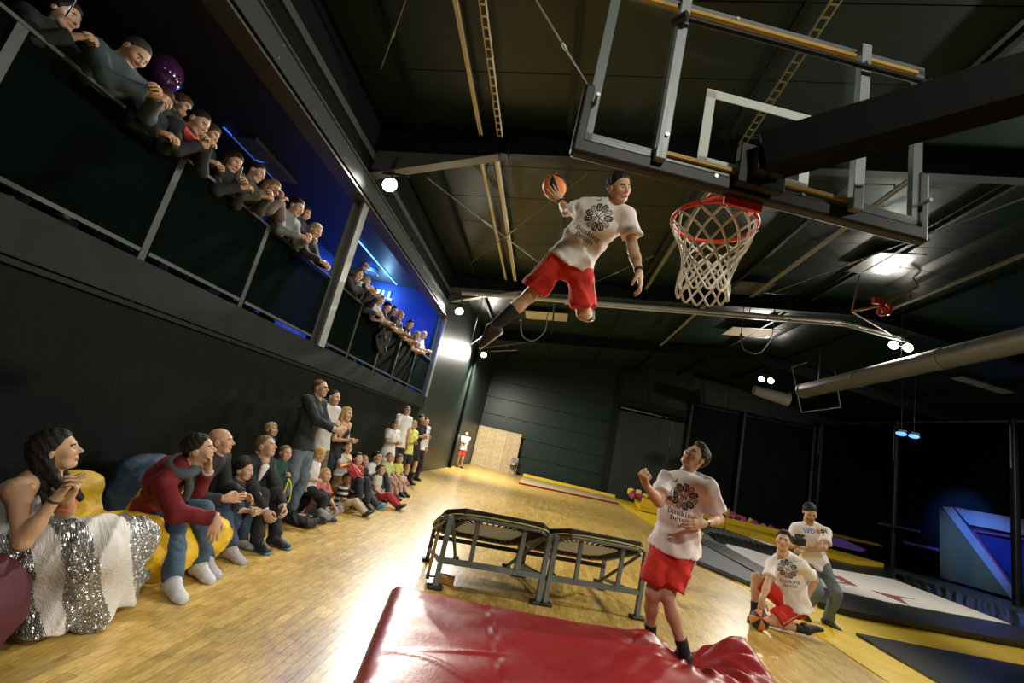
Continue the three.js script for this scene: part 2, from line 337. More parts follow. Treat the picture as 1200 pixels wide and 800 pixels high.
/* ------------------------------------------------------------------ heads, hands, hair */
const cache = {};
const memo = (k, f) => cache[k] || (cache[k] = f());
function headGeo(kind, cell) {
  return memo('head' + kind + cell, () => {
    const f = kind === 'f', c = kind === 'c', m = kind === 'm';
    const jw = c ? .046 : f ? .047 : .055, jd = c ? -.082 : -.1;
    const ops = [
      [ell([0, .035, -.012], [.074, .086, .096]), 0],
      [ell([0, .0, .03], [.064, .075, .062]), .03],
      [ell([0, -.045, .028], [jw, .062, .058]), .03],
      [capsule([-.03, jd + .012, .045], [.03, jd + .012, .045], .024, .024), .03],
      [ell([0, jd, .064], [.02, .016, .018]), .025],
      [capsule([-.045, -.02, .062], [.045, -.02, .062], .022, .022), .03],
      [capsule([-.034, .024, .083], [.034, .024, .083], m ? .0105 : .008, m ? .0105 : .008), .014],
      [ell([-.031, .002, .104], [.018, .012, .018]), .014, 'sub'], [ell([.031, .002, .104], [.018, .012, .018]), .014, 'sub'],
      [ell([-.031, .002, .078], [.0145, .0115, .0135]), .003], [ell([.031, .002, .078], [.0145, .0115, .0135]), .003],
      [capsule([0, .012, .09], [0, -.03, c ? .104 : .112], .0075, .0115), .012],
      [capsule([-.012, -.034, .098], [.012, -.034, .098], .0085, .0085), .008],
      [capsule([-.019, -.061, .086], [.019, -.061, .086], .0075, .0075), .008], [capsule([-.015, -.072, .085], [.015, -.072, .085], .008, .008), .006],
      [capsule([-.02, -.0665, .098], [.02, -.0665, .098], .0035, .0035), .003, 'sub'],
      [ell([-.079, -.004, -.01], [.011, .032, .02]), .008], [ell([.079, -.004, -.01], [.011, .032, .02]), .008],
      [ell([-.09, -.002, -.006], [.005, .018, .01]), .006, 'sub'], [ell([.09, -.002, -.006], [.005, .018, .01]), .006, 'sub'],
      [capsule([0, -.05, -.02], [0, -.15, -.03], c ? .042 : f ? .045 : .054, c ? .042 : f ? .046 : .056), .03],
    ];
    return netMesh(ops, cell);
  });
}
function faceColor(p, o) {
  const [x, y, z] = p, ax = Math.abs(x), s = o.skin;
  const ex = ax - .031, ey = y - .002;
  if (z > .07 && (ex * ex) / (.0125 * .0125) + (ey * ey) / (.006 * .006) < 1) { if (ex * ex + ey * ey < .0066 * .0066) return [.03, .02, .015]; return o.open === false ? mul(s, .8) : [.36, .32, .29]; }
  if (z > .07 && ax > .012 && ax < .05 && Math.abs(y - (.021 + .006 * Math.cos((ax - .03) * 60) - .004)) < .0052) return o.brow || [.03, .02, .012];
  if (z > .065 && ax < .024 && Math.abs(y + .0665) < .0125 - ax * .25) { if (o.mouth && Math.abs(y + .0665) < .006 && ax < .017) return [.05, .015, .012]; return o.lips || [s[0] * .8, s[1] * .5, s[2] * .48]; }
  if (o.beard && ((y < -.035 && z > -.005 && !(y > -.06 && ax > .058)) || (y < -.0 && ax > .052 && z < .03 && z > -.01)) && y > -.13) return mix(s, o.beardColor || [.06, .04, .03], o.beard);
  if (o.fringe && y > -.05 && z < .045 - Math.max(0, y) * 1.1 && y < .105 && ax < .078) return mix(s, [.07, .05, .035], o.fringe);
  if (z > .05 && y < 0 && y > -.05 && ax > .022 && ax < .055) return [s[0] * 1.02, s[1] * .92, s[2] * .9];
  return s;
}
function handGeo(pose, cell) {
  return memo('hand' + pose + cell, () => {
    const cur = { relax: [.25, .45, .3, .5], fist: [1.35, 1.6, 1.0, .9], flat: [.05, .08, .05, .2], grip: [.75, .8, .45, .7], ball: [.35, .5, .35, .2], point: [.15, .2, .1, .5] }[pose];
    const ops = [], pal = [[.030, 0, .088], [.010, .003, .092], [-.011, .001, .088], [-.030, -.003, .078]];
    const L = [[.040, .026, .020], [.044, .029, .021], [.041, .027, .020], [.032, .021, .018]];
    pal.forEach((k, i) => ops.push([capsule([k[0] * .55, 0, .008], k, .014, .0125), i ? .012 : 0]));
    ops.push([capsule([0, 0, -.02], [0, 0, .03], .024, .022), .02], [capsule([.0, -.006, .03], [0, -.006, .07], .016, .014), .02]);
    pal.forEach((k, i) => {
      let a = k, th = 0; const sp = (1.5 - i) * (pose === 'ball' || pose === 'flat' ? .13 : .04);
      for (let j = 0; j < 3; j++) { th += cur[j] * (i === 0 && pose === 'point' ? .1 : 1); const d = norm([sp, -Math.sin(th), Math.cos(th)]); const b = mad(a, d, L[i][j]); ops.push([capsule(a, b, .0098 - j * .0008, .0092 - j * .0009), j ? .002 : .006]); a = b; }
    });
    const t0 = [.026, -.004, .022], t1 = [.05, -.014 - .012 * cur[3], .05], tc = cur[3];
    const t2 = add(t1, mul(norm([.6 - tc * .9, -.25 - tc * .5, .75]), .033)), t3 = add(t2, mul(norm([.3 - tc * 1.1, -.3 - tc * .4, .8]), .026));
    ops.push([capsule(t0, t1, .016, .0125), .012], [capsule(t1, t2, .0115, .0105), .003], [capsule(t2, t3, .0105, .009), .002]);
    return netMesh(ops, cell);
  });
}
function hairGeo(style, cell) {
  return memo('hair' + style + cell, () => {
    const st = { crop: [.005, .083, .95, .0014], short: [.012, .08, .98, .0034], quiff: [.013, .082, .98, .0036], medium: [.017, .07, .95, .0036], bowl: [.015, .055, .72, .0034], tied: [.008, .08, .95, .002], long: [.012, .076, .95, .0034], longloose: [.014, .076, .92, .0045], thin: [.005, .095, 1.15, .001] }[style];
    const [t, y0, sl, rough] = st;
    const ops = [[ell([0, .036, -.014], [.076 + t, .088 + t, .097 + t]), 0]];
    if (style === 'quiff') ops.push([ell([0, .112, .05], [.048, .024, .042]), .03]);
    ops.push([(x, y, z) => { const line = y0 + sl * (z - .088) + .005 * Math.sin(x * 230 + 1) + .004 * Math.sin(x * 410) + .012 * Math.exp(-Math.pow((Math.abs(x) - .036) / .012, 2)) + Math.max(0, Math.abs(x) - .05) * -.9; return (line - y) * .7; }, 0, 'cut']);
    if (['crop', 'short', 'quiff', 'thin', 'tied'].includes(style)) ops.push([(x, y, z) => { const ax = Math.abs(x), lowSide = z > -.035 ? .018 - Math.max(0, z - .015) * .2 : .018 - (-.035 - z) * 1.5; return (Math.max(-.062, ax > .045 ? lowSide : -.062) - y) * .8; }, 0, 'cut']); else if (style !== 'long' && style !== 'longloose') ops.push([(x, y, z) => (-.075 - y), 0, 'cut']);
    ops.push([(x, y, z) => { const line = y0 + sl * (z - .088); return .011 * Math.exp(-Math.max(0, y - line) / .013); }, 0, 'warp']);
    if (style === 'tied') ops.push([ell([0, .03, -.125], [.035, .035, .035]), .015]);
    if (style === 'long') { for (const s of [-1, 1]) ops.push([capsule([s * .07, .03, -.02], [s * .082, -.2, -.015], .03, .028), .02], [capsule([s * .05, .02, -.07], [s * .06, -.24, -.07], .045, .036), .03]); ops.push([capsule([0, 0, -.08], [0, -.24, -.085], .05, .04), .03]); }
    if (style === 'longloose') { for (const s of [-1, 1]) ops.push([capsule([s * .064, .04, -.03], [s * .075, -.12, -.01], .022, .026), .02], [capsule([s * .075, -.12, -.01], [s * .085, -.33, .06], .026, .02), .02], [capsule([s * .04, .02, -.065], [s * .06, -.3, -.055], .04, .036), .03]); ops.push([capsule([0, 0, -.075], [0, -.3, -.07], .042, .036), .03]); }
    ops.push([(x, y, z) => rough * (Math.sin(x * 190 + Math.sin(y * 60) * 2) * .5 + Math.sin(z * 160 + y * 70) * .4 + Math.sin((x + z) * 330) * .25), 0, 'warp']);
    // leave the face free
    ops.push([(x, y, z) => { const q = Math.hypot(x / .062, (y + .03) / .1, (z - .1) / .075) - 1; return -q * .06; }, 0, 'cut']);
    return netMesh(ops, cell);
  });
}
function ik(a, t, l1, l2, pole) {
  let d = sub(t, a), L = len(d); const mx = (l1 + l2) * .999; if (L > mx) { d = mul(d, mx / L); L = mx; } if (L < Math.abs(l1 - l2) + .02) { L = Math.abs(l1 - l2) + .02; d = mul(norm(d), L); }
  const u = norm(d), c = (l1 * l1 + L * L - l2 * l2) / (2 * L), h = Math.sqrt(Math.max(l1 * l1 - c * c, 0)), p = ortho(pole, u);
  return [add(a, add(mul(u, c), mul(p, h))), add(a, d)];
}
const clothM = (c, rough = .86) => M(c, rough, { bumpMap: clothBump, bumpScale: .004, sheen: .25, sheenRoughness: .6 });
const skinMat = new THREE.MeshPhysicalMaterial({ color: 0xffffff, vertexColors: true, roughness: .5, specularIntensity: .4 });
const LOD = { hi: [.013, .0036, .0042], mid: [.016, .0046, .0052], low: [.02, .006, .0064], far: [.026, .008, .008] };
const DUNK = atDepth(700, 262, 3.8);       // what everybody looks at
function placeGeo(g, o, X, Y, Z, s, mirror) {
  const r = g.clone(); const m = new THREE.Matrix4().set(X[0] * s * mirror, Y[0] * s, Z[0] * s, o[0], X[1] * s * mirror, Y[1] * s, Z[1] * s, o[1], X[2] * s * mirror, Y[2] * s, Z[2] * s, o[2], 0, 0, 0, 1);
  r.applyMatrix4(m);
  if (mirror < 0) { const ix = r.index.array; for (let i = 0; i < ix.length; i += 3) { const t = ix[i]; ix[i] = ix[i + 1]; ix[i + 1] = t; } r.computeVertexNormals(); }
  return r;
}
/* A person. All joints are in world metres:
   head (centre), face (look direction), pelvis, front (chest direction), hands [left, right] = { at, pole, pose, dir, palm },
   feet [left, right] = { at (ankle), pole, toe }, or elbows / knees given outright. */
function person(o) {
  const s = o.h / 1.8, w = o.w || 1, kind = o.kind || 'm', child = kind === 'c', fem = kind === 'f';
  const hs = o.hs || (child ? Math.max(.84, .98 * Math.pow(s, .35)) * .97 : fem ? .96 : 1.0);
  const [cell, hcell, fcell] = LOD[o.lod || 'mid'];
  const skin = o.skin || [.52, .33, .215];
  const hf = norm(o.face || sub(DUNK, o.head)), H = o.head;
  const tUp = norm(sub(H, o.pelvis));
  const hu = ortho(o.headUp || add(mul(UP, .8), mul(tUp, .4)), hf), hx = cross(hu, hf);
  const N = o.neck || add(H, add(mul(hu, -.135 * hs), mul(hf, -.03 * hs)));
  const TL = .53 * s; let D = norm(sub(N, o.pelvis)); const P = o.exact ? o.pelvis : mad(N, D, -TL);
  const front0 = ortho(o.front || hf, D); const Lx = cross(D, front0), F = front0;
  const bend = o.bend || 0;
  const waist = add(mix(P, N, .32), mul(F, -bend * .4)), chest = add(mix(P, N, .68), mul(F, -bend));
  const shw = (fem ? .155 : child ? .155 : .175) * s * w * (o.shw || 1);
  const twist = o.twist || 0; const SL = norm(add(mul(Lx, Math.cos(twist)), mul(F, Math.sin(twist))));
  const sh = [1, -1].map((k, i) => o.shoulders && o.shoulders[i] || add(mad(N, D, -.055 * s), mul(SL, k * shw)));
  const hipw = .088 * s * (fem ? 1.08 : 1) * Math.min(w, 1.15);
  const hip = [1, -1].map((k) => add(mad(P, D, -.03 * s), mul(Lx, k * hipw)));
  const ua = .295 * s, fa = .255 * s, th = .43 * s, sn = .425 * s;
  const arms = [0, 1].map((i) => {
    const a = o.hands[i], k = i ? -1 : 1;
    if (a.elbow) return { s: sh[i], e: a.elbow, w: a.at, a };
    const [e, wr] = ik(sh[i], a.at, ua, fa, a.pole || add(add(mul(UP, -1), mul(Lx, k * .5)), mul(F, -.4)));
    return { s: sh[i], e, w: wr, a };
  });
  const legs = [0, 1].map((i) => {
    const a = o.feet[i];
    if (a.knee) return { h: hip[i], k: a.knee, a: a.at, toe: norm(a.toe || F), f: a };
    const [k, an] = ik(hip[i], a.at, th, sn, a.pole || add(F, mul(UP, .3)));
    return { h: hip[i], k, a: an, toe: norm(a.toe || [F[0], 0, F[2]]), f: a };
  });
  const base = o.base || [P[0], o.ground || 0, P[2]];
  const g = thing('person', o.label, 'person', base, 0, o.group);
  const fin = (geo) => geo.translate(-base[0], -base[1], -base[2]);
  // ---- shared shape lists
  const torso = (e, bare) => [
    [ecap(P, waist, Lx, F, (fem ? .158 : .15) * s * w + e, .105 * s * w + e, (fem ? .118 : .138) * s * w + e, .098 * s * w * (o.belly || 1) + e), 0],
    [ecap(waist, chest, Lx, F, (fem ? .118 : .138) * s * w + e, .098 * s * w * (o.belly || 1) + e, (fem ? .135 : .16) * s * w + e, .108 * s * w + e), .04],
    [ecap(chest, mad(N, D, -.07 * s), SL, F, (fem ? .135 : .16) * s * w + e, .108 * s * w + e, .12 * s * w + e, .065 * s * w + e), .04],
    ...(bare ? [] : [[capsule(sh[0], sh[1], .05 * s * w + e, .05 * s * w + e), .05]]),
    ...(bare ? [] : sh).map((q) => [capsule(mad(N, D, -.03 * s), q, .046 * s * w + e, .05 * s * w + e), .04]),
    ...(bare ? [] : [[capsule(mad(N, D, -.06 * s), mad(N, D, .0), .07 * s + e * .6, .053 * s + e * .4), .04]]),
    [ell(add(P, add(mul(F, -.045 * s), mul(D, -.03 * s))), [.14 * s * w + e, .1 * s + e, .1 * s * w + e], Lx, D, F), .05],
    ...(fem && !child ? [1, -1].map((k) => [ell(add(chest, add(mul(F, .085 * s), mul(Lx, k * .065 * s))), [.062 * s + e, .062 * s + e, .055 * s + e], Lx, D, F), .03]) : []),
  ];
  const arm = (A, e, t1 = 2) => {
    const r = [];
    r.push([ell(A.s, [.056 * s * w + e, .056 * s * w + e, .056 * s * w + e]), .04]);
    r.push([capsule(A.s, A.e, .05 * s * w + e, .04 * s * w + e), .03]);
    if (t1 > 1) { r.push([capsule(A.e, mix(A.e, A.w, .4), .041 * s * w + e, .041 * s * w + e), .02], [capsule(mix(A.e, A.w, .3), A.w, .04 * s * w + e, .027 * s + e), .02]); }
    return r;
  };
  const leg = (G, e) => [
    [capsule(G.h, G.k, .083 * s * w + e, .056 * s * w + e), .05],
    [capsule(G.k, mix(G.k, G.a, .35), .053 * s * w + e, .055 * s * w + e), .03], [capsule(mix(G.k, G.a, .3), G.a, .054 * s * w + e, .036 * s + e), .03],
  ];
  const foot = (G, e, up = UP) => {
    const t = G.toe, u = ortho(G.f.up || up, t), x = cross(u, t), heel = add(G.a, add(mul(t, -.035 * s), mul(u, -.035 * s))), ball = add(G.a, add(mul(t, .12 * s), mul(u, -.048 * s))), toe = add(G.a, add(mul(t, .165 * s), mul(u, -.052 * s)));
    return [[capsule(G.a, heel, .04 * s + e, .038 * s + e), .03], [ecap(add(heel, mul(t, .01)), ball, x, u, .034 * s + e, .032 * s + e, .043 * s + e, .026 * s + e), .03], [ecap(ball, toe, x, u, .043 * s + e, .026 * s + e, .035 * s + e, .02 * s + e), .02], [capsule(G.a, mix(G.a, ball, .6), .038 * s + e, .03 * s + e), .03]];
  };
  const top = o.top || { type: 'tee', color: [.6, .6, .6] }, bot = o.bottom || { type: 'trousers', color: [.05, .07, .12] };
  // ---- skin body: one continuous surface
  const geos = [];
  const bodyOps = [...torso(-.004), ...arm(arms[0], 0), ...arm(arms[1], 0), ...(o.noLegs ? [] : [...leg(legs[0], 0), ...leg(legs[1], 0), ...foot(legs[0], 0), ...foot(legs[1], 0)]), [capsule(mad(N, D, -.05 * s), mad(H, hu, -.07 * hs), (fem ? .047 : .054) * hs, (fem ? .044 : .052) * hs), .03]];
  const plain = (q) => { q.deleteAttribute('uv'); const n = q.attributes.position.count, c = new Float32Array(n * 3); for (let i = 0; i < n; i++) c.set(skin, i * 3); q.setAttribute('color', new THREE.BufferAttribute(c, 3)); return q; };
  geos.push(plain(netMesh(bodyOps, cell)));
  // head
  const hg0 = headGeo(kind, hcell), hg = placeGeo(hg0, H, hx, hu, hf, hs, 1); plain(hg);
  { const p = hg0.attributes.position, c = hg.attributes.color.array, fo = { skin, ...o }; for (let i = 0; i < p.count; i++) c.set(faceColor([p.getX(i), p.getY(i), p.getZ(i)], fo), i * 3); }
  geos.push(hg);
  // hands
  arms.forEach((A, i) => {
    const dir = norm(A.a.dir || sub(A.w, A.e)), pal = ortho(A.a.palm || mad(mul(Lx, i ? 1 : -1), UP, -.4), dir), Y = mul(pal, -1);
    let X = cross(Y, dir);                  // thumb side for a left hand seen palm down is its right
    const mir = i === 0 ? -1 : 1;
    geos.push(plain(placeGeo(handGeo(A.a.pose || 'relax', fcell), A.w, X, Y, dir, s * (child ? .98 : fem ? .94 : 1.02), mir)));
  });
  part('body', fin(mergeGeometries(geos)), skinMat, g);
  // ---- hair
  if (o.hair && o.hair[0] !== 'none') part('hair', fin(placeGeo(hairGeo(o.hair[0], hcell * 1.15), H, hx, hu, hf, hs, 1)), M(o.hair[1], .62, { specularIntensity: .4 }), g);
  // ---- clothes
  const planar = (q) => withUV(q, (x, y, z) => [(x + z) * 1.5, y * 1.5]);
  const fold = (a) => [(x, y, z) => a * wob(x, y, z), 0, 'warp'];
  {
    const e = top.off || .012, ops = torso(e, top.type === 'tank'), hem = mad(P, D, -(top.hem === undefined ? .1 : top.hem) * s);
    ops.push([ecap(mad(P, D, -.09 * s), P, Lx, F, (fem ? .165 : .18) * s * w + e * 1.5, .14 * s * w + e * 1.5, .152 * s * w + e * 1.2, .115 * s * w + e), .04]);
    ops.push([(x, y, z) => dot(sub(hem, [x, y, z]), D), 0, 'cut']);
    ops.push([(x, y, z) => { const q = [x - N[0] - D[0] * .005 - F[0] * .02, y - N[1] - D[1] * .005 - F[1] * .02, z - N[2] - D[2] * .005 - F[2] * .02]; return top.neck === 'v' ? (.072 * s - Math.hypot(dot(q, Lx) * 1.3, dot(q, D) * .62 + .0, 0)) - (dot(q, F) < 0 ? .03 : 0) : Math.min(top.type === 'tank' ? 9 : .095 * s - Math.sqrt(Math.max(0, dot(q, q) - dot(q, D) ** 2)), dot(q, D) - (top.type === 'tank' ? -.085 : top.print ? .024 : top.neckH || .036) * s); }, 0, 'cut']);
    arms.forEach((A) => {
      if (top.type === 'tee') { const t = top.sleeve || .62, en = mix(A.s, A.e, t), d = norm(sub(A.e, A.s)); ops.push([clipped(capsule(A.s, mix(A.s, A.e, t + .12), .055 * s * w + e * .8, .055 * s * w + e + .005), en, d), .03]); }
      if (top.type === 'long') { const d = norm(sub(A.w, A.e)), en = mix(A.e, A.w, top.cuff || .93); ops.push([capsule(A.s, A.e, .052 * s * w + e, .045 * s * w + e), .03], [clipped(capsule(A.e, A.w, .046 * s * w + e, .036 * s + e), en, d), .03]); }
    });
    ops.push(fold(top.fold === undefined ? .0055 : top.fold));
    const q = netMesh(ops, cell);
    if (top.print) withUV(q, (x, y, z, a, b, c) => { const r = sub([x, y, z], chest), u = .5 + dot(r, Lx) / (.46 * s), v = .5 + dot(r, D) / (.62 * s); return dot([a, b, c], F) > .05 ? [u, v] : [.01, .01]; }); else planar(q);
    const m = top.print ? top.print : top.mat ? top.mat : clothM(top.color, top.rough);
    const tm = part(top.name || (top.type === 'long' ? 'sweater' : 'shirt'), fin(q), m, g);
    if (top.collar) { const cg = netMesh([[capsule(mad(N, D, -.035 * s), mad(N, D, .022 * s), .075 * s, .066 * s), 0], [(x, y, z) => -(Math.hypot(...sub([x, y, z], mad(N, D, .03 * s))) - .058 * s) - 0, 0, 'cut'], [(x, y, z) => dot(sub([x, y, z], mad(N, D, .03 * s)), D), 0, 'cut']], Math.min(cell, .011)); part('collar', fin(planar(cg)), clothM(top.collar), g); }
    if (top.bib) { const bg = netMesh([[ecap(mad(chest, D, -.02 * s), mad(N, D, -.04 * s), Lx, F, .02 * s, .02 * s, .055 * s, .03 * s), 0]], Math.min(cell, .01)); bg.translate(F[0] * (.106 * s + e), F[1] * (.106 * s + e), F[2] * (.106 * s + e)); part('shirt_front', fin(planar(bg)), clothM(top.bib), g); }
    if (top.cuffs) arms.forEach((A) => { const d = norm(sub(A.w, A.e)), a = mad(A.w, d, -.03); part('cuff', fin(rod(a, mad(a, d, .03), .041 * s, 12)), clothM(top.cuffs), g); });
  }
  if (!o.noLegs) {
    const e = bot.off || .012, shorts = bot.type === 'shorts';
    const e0 = Math.min(e, .008), lim = mad(P, D, .085 * s);
    const ops = [[ecap(mad(P, D, -.08 * s), mad(P, D, .1 * s), Lx, F, .15 * s * w + e0, .108 * s * w + e0, .138 * s * w + e0 * .6, .1 * s * w + e0 * .6), 0], [ell(add(P, add(mul(F, -.045 * s), mul(D, -.03 * s))), [.14 * s * w + e0, .1 * s + e0, .1 * s * w + e0], Lx, D, F), .05], [(x, y, z) => dot(sub([x, y, z], lim), D), 0, 'cut']];
    if (bot.type === 'skirt') { const km = mix(legs[0].k, legs[1].k, .5); ops.push([capsule(mix(hip[0], hip[1], .5), km, .15 * s, .2 * s), .05]); }
    legs.forEach((G) => {
      if (bot.type === 'skirt') return;
      if (shorts) { const t = bot.len || .8, en = mix(G.h, G.k, t), d = norm(sub(G.k, G.h)); ops.push([clipped(capsule(mix(G.h, G.k, .1), mix(G.h, G.k, t + .2), .082 * s * w + e * .5, .088 * s * w + e), en, d), .025]); }
      else { ops.push([capsule(mix(G.h, G.k, .1), G.k, .082 * s * w + e, .062 * s * w + e), .05], [capsule(G.k, mix(G.k, G.a, .35), .06 * s * w + e, .058 * s * w + e), .03], [clipped(capsule(mix(G.k, G.a, .3), G.a, .058 * s * w + e, .05 * s + e), mix(G.k, G.a, .95), norm(sub(G.a, G.k))), .03]); }
    });
    ops.push(fold(bot.fold === undefined ? .0065 : bot.fold));
    part(bot.name || (shorts ? 'shorts' : bot.type === 'skirt' ? 'skirt' : 'trousers'), fin(planar(netMesh(ops, cell))), clothM(bot.color, bot.rough), g);
    if (bot.stripe) legs.forEach((G, i) => { const k = i ? -1 : 1, d = norm(sub(G.k, G.h)), side = ortho(mad(mul(Lx, k), F, bot.stripeF || .35), d), t = bot.len || .8; const pts = [0, .25, .5, .75, 1].map((u) => mad(mix(G.h, G.k, .12 + u * (t - .14)), side, .088 * s * w + e * (.55 + .3 * u) + .001)); part('side_stripe', fin(tube(pts, .006, 12, 5)), clothM([.72, .68, .64]), g); });
    const sc = o.shoes || [.02, .02, .02];
    if (sc !== 'bare') legs.forEach((G, i) => {
      const c = Array.isArray(sc[0]) ? sc[i] : sc, q = netMesh(foot(G, .008), Math.min(cell, .013));
      const m = part(o.shoeName || 'shoe', fin(planar(q)), clothM(c, .6), g);
      if (o.sole) { const t = G.toe, u = ortho(G.f.up || UP, t), x = cross(u, t); const a = add(G.a, add(mul(t, -.045 * s), mul(u, -.07 * s))), b = add(G.a, add(mul(t, .19 * s), mul(u, -.072 * s))); part('sole', fin(netMesh([[ecap(a, b, x, u, .042 * s, .016 * s, .046 * s, .014 * s), 0]], Math.min(cell, .011))), M(o.sole, .6), m); }
    });
    if (o.socks) legs.forEach((G) => { const q = netMesh([[clipped(capsule(mix(G.k, G.a, 1 - o.socks[1]), G.a, .056 * s * w * (o.socks[1] > .5 ? 1 : .8) + .006, .04 * s + .006), mix(G.k, G.a, 1.0), norm(sub(G.a, G.k))), 0], [(x, y, z) => dot(sub(mix(G.k, G.a, 1 - o.socks[1]), [x, y, z]), norm(sub(G.a, G.k))), 0, 'cut']], Math.min(cell, .014)); part('sock', fin(planar(q)), clothM(o.socks[0]), g); });
  }
  if (o.glasses) { const gm = M([.015, .015, .015], .3), gl = []; for (const k of [-1, 1]) { const c = add(H, add(add(mul(hx, k * .031 * hs), mul(hu, .004 * hs)), mul(hf, .104 * hs))); const t = new THREE.TorusGeometry(.02 * hs, .0032, 6, 18); t.applyMatrix4(new THREE.Matrix4().set(hx[0], hu[0], hf[0], c[0], hx[1], hu[1], hf[1], c[1], hx[2], hu[2], hf[2], c[2], 0, 0, 0, 1)); gl.push(t, rod(add(c, mul(hx, k * .02 * hs)), add(H, add(mul(hx, k * .08 * hs), mul(hu, .01))), .003, 5)); } part('glasses', fin(mergeGeometries(gl.map((q) => q.toNonIndexed()))), gm, g); }
  g.userData.joints = undefined; delete g.userData.joints;
  return { g, base, P, N, D, F, Lx, H, hf, hu, hx, arms, legs, sh, chest, waist, s, hs, fin };
}
// helper for wrist bands, watches and bracelets: a ring round the forearm
function band(pr, i, t, r, wdt, mat, name) { const A = pr.arms[i], d = norm(sub(A.w, A.e)), c = mix(A.e, A.w, t); part(name, pr.fin(rod(mad(c, d, -wdt / 2), mad(c, d, wdt / 2), r, 14)), mat, pr.g); }

/* ------------------------------------------------------------------ people */
const camDir = (x, y, z) => norm(toWorld([x, y, z]));      // a direction seen in the picture: right, up, towards the viewer
const depthOf = (p) => -dot([camX[2], camY[2], camZ[2]], sub(p, EYE));
const lerpDepth = (px, py, p, dz = 0) => atDepth(px, py, depthOf(p) + dz);
function canvasTex(w, h, draw) { const c = document.createElement('canvas'); c.width = w; c.height = h; const x = c.getContext('2d'); draw(x, w, h); const t = new THREE.CanvasTexture(c); t.colorSpace = THREE.SRGBColorSpace; return t; }
function shirtPrint(draw) {
  const t = canvasTex(512, 690, (x, w, h) => { x.fillStyle = '#e9e2dc'; x.fillRect(0, 0, w, h); x.fillStyle = '#1c2022'; x.strokeStyle = '#1c2022'; draw(x, w, h); });
  return new THREE.MeshPhysicalMaterial({ map: t, roughness: .86, sheen: .25, sheenRoughness: .6, bumpMap: clothBump, bumpScale: .0015 });
}
// emblem: a ball of curved seams ringed by petals, two words below
const devilShirt = shirtPrint((x, w, h) => {
  const cx = 262, cy = 330;
  for (let i = 0; i < 11; i++) {
    const a = i / 11 * Math.PI * 2 + .2; x.save(); x.translate(cx, cy); x.rotate(a);
    x.beginPath(); x.moveTo(48, -10); x.quadraticCurveTo(80, -38, 118, -20); x.quadraticCurveTo(128, 4, 112, 22); x.quadraticCurveTo(80, 30, 48, 10); x.closePath(); x.fillStyle = i % 3 ? '#33383a' : '#858786'; x.fill();
    x.strokeStyle = '#e9e2dc'; x.lineWidth = 5; x.beginPath(); x.moveTo(60, -4); x.quadraticCurveTo(86, -14, 108, -4); x.stroke(); x.beginPath(); x.moveTo(62, 8); x.lineTo(100, 12); x.stroke(); x.restore();
  }
  x.strokeStyle = '#1c2022'; x.lineWidth = 7; x.beginPath(); x.moveTo(cx - 44, cy - 12); x.lineTo(cx + 44, cy + 12); x.moveTo(cx - 10, cy + 44); x.lineTo(cx + 10, cy - 44); x.stroke();
  x.beginPath(); x.moveTo(cx - 34, cy - 34); x.quadraticCurveTo(cx, cy, cx - 30, cy + 34); x.moveTo(cx + 34, cy - 34); x.quadraticCurveTo(cx, cy, cx + 30, cy + 34); x.stroke();
  x.fillStyle = '#1c2022'; x.font = 'bold 56px serif'; x.textAlign = 'center'; x.fillText('Dunking', cx, 508); x.fillText('Devils', cx, 560);
  x.lineWidth = 9; x.beginPath(); x.arc(165, 195, 18, -.6, 2.2); x.stroke();
});
const woopShirt = shirtPrint((x) => {
  x.font = 'bold 96px sans-serif'; x.textAlign = 'left'; const y = 275;
  [['W', '#2b6fc0'], ['O', '#2b6fc0'], ['O', '#d8862a'], ['P', '#22211f'], ['!', '#22211f']].reduce((X, [c, col]) => { x.fillStyle = col; x.fillText(c, X, y); return X + x.measureText(c).width; }, 120);
  x.fillStyle = '#c33a2c'; x.beginPath(); x.arc(318, 240, 16, 0, 7); x.fill();
});
const stripeTex = dataTex(64, 256, (u, v) => { const b = Math.sin(v * Math.PI * 2 * 8 + Math.sin(u * 6.28) * .6) > .1; return b ? [.75, .74, .72] : [.07, .07, .08]; }, true);
const stripeMat = new THREE.MeshPhysicalMaterial({ map: stripeTex, roughness: .88 });
const RED = [.62, .028, .018], TAN = [.56, .35, .22];
const tattoo = M([.06, .05, .05], .6);

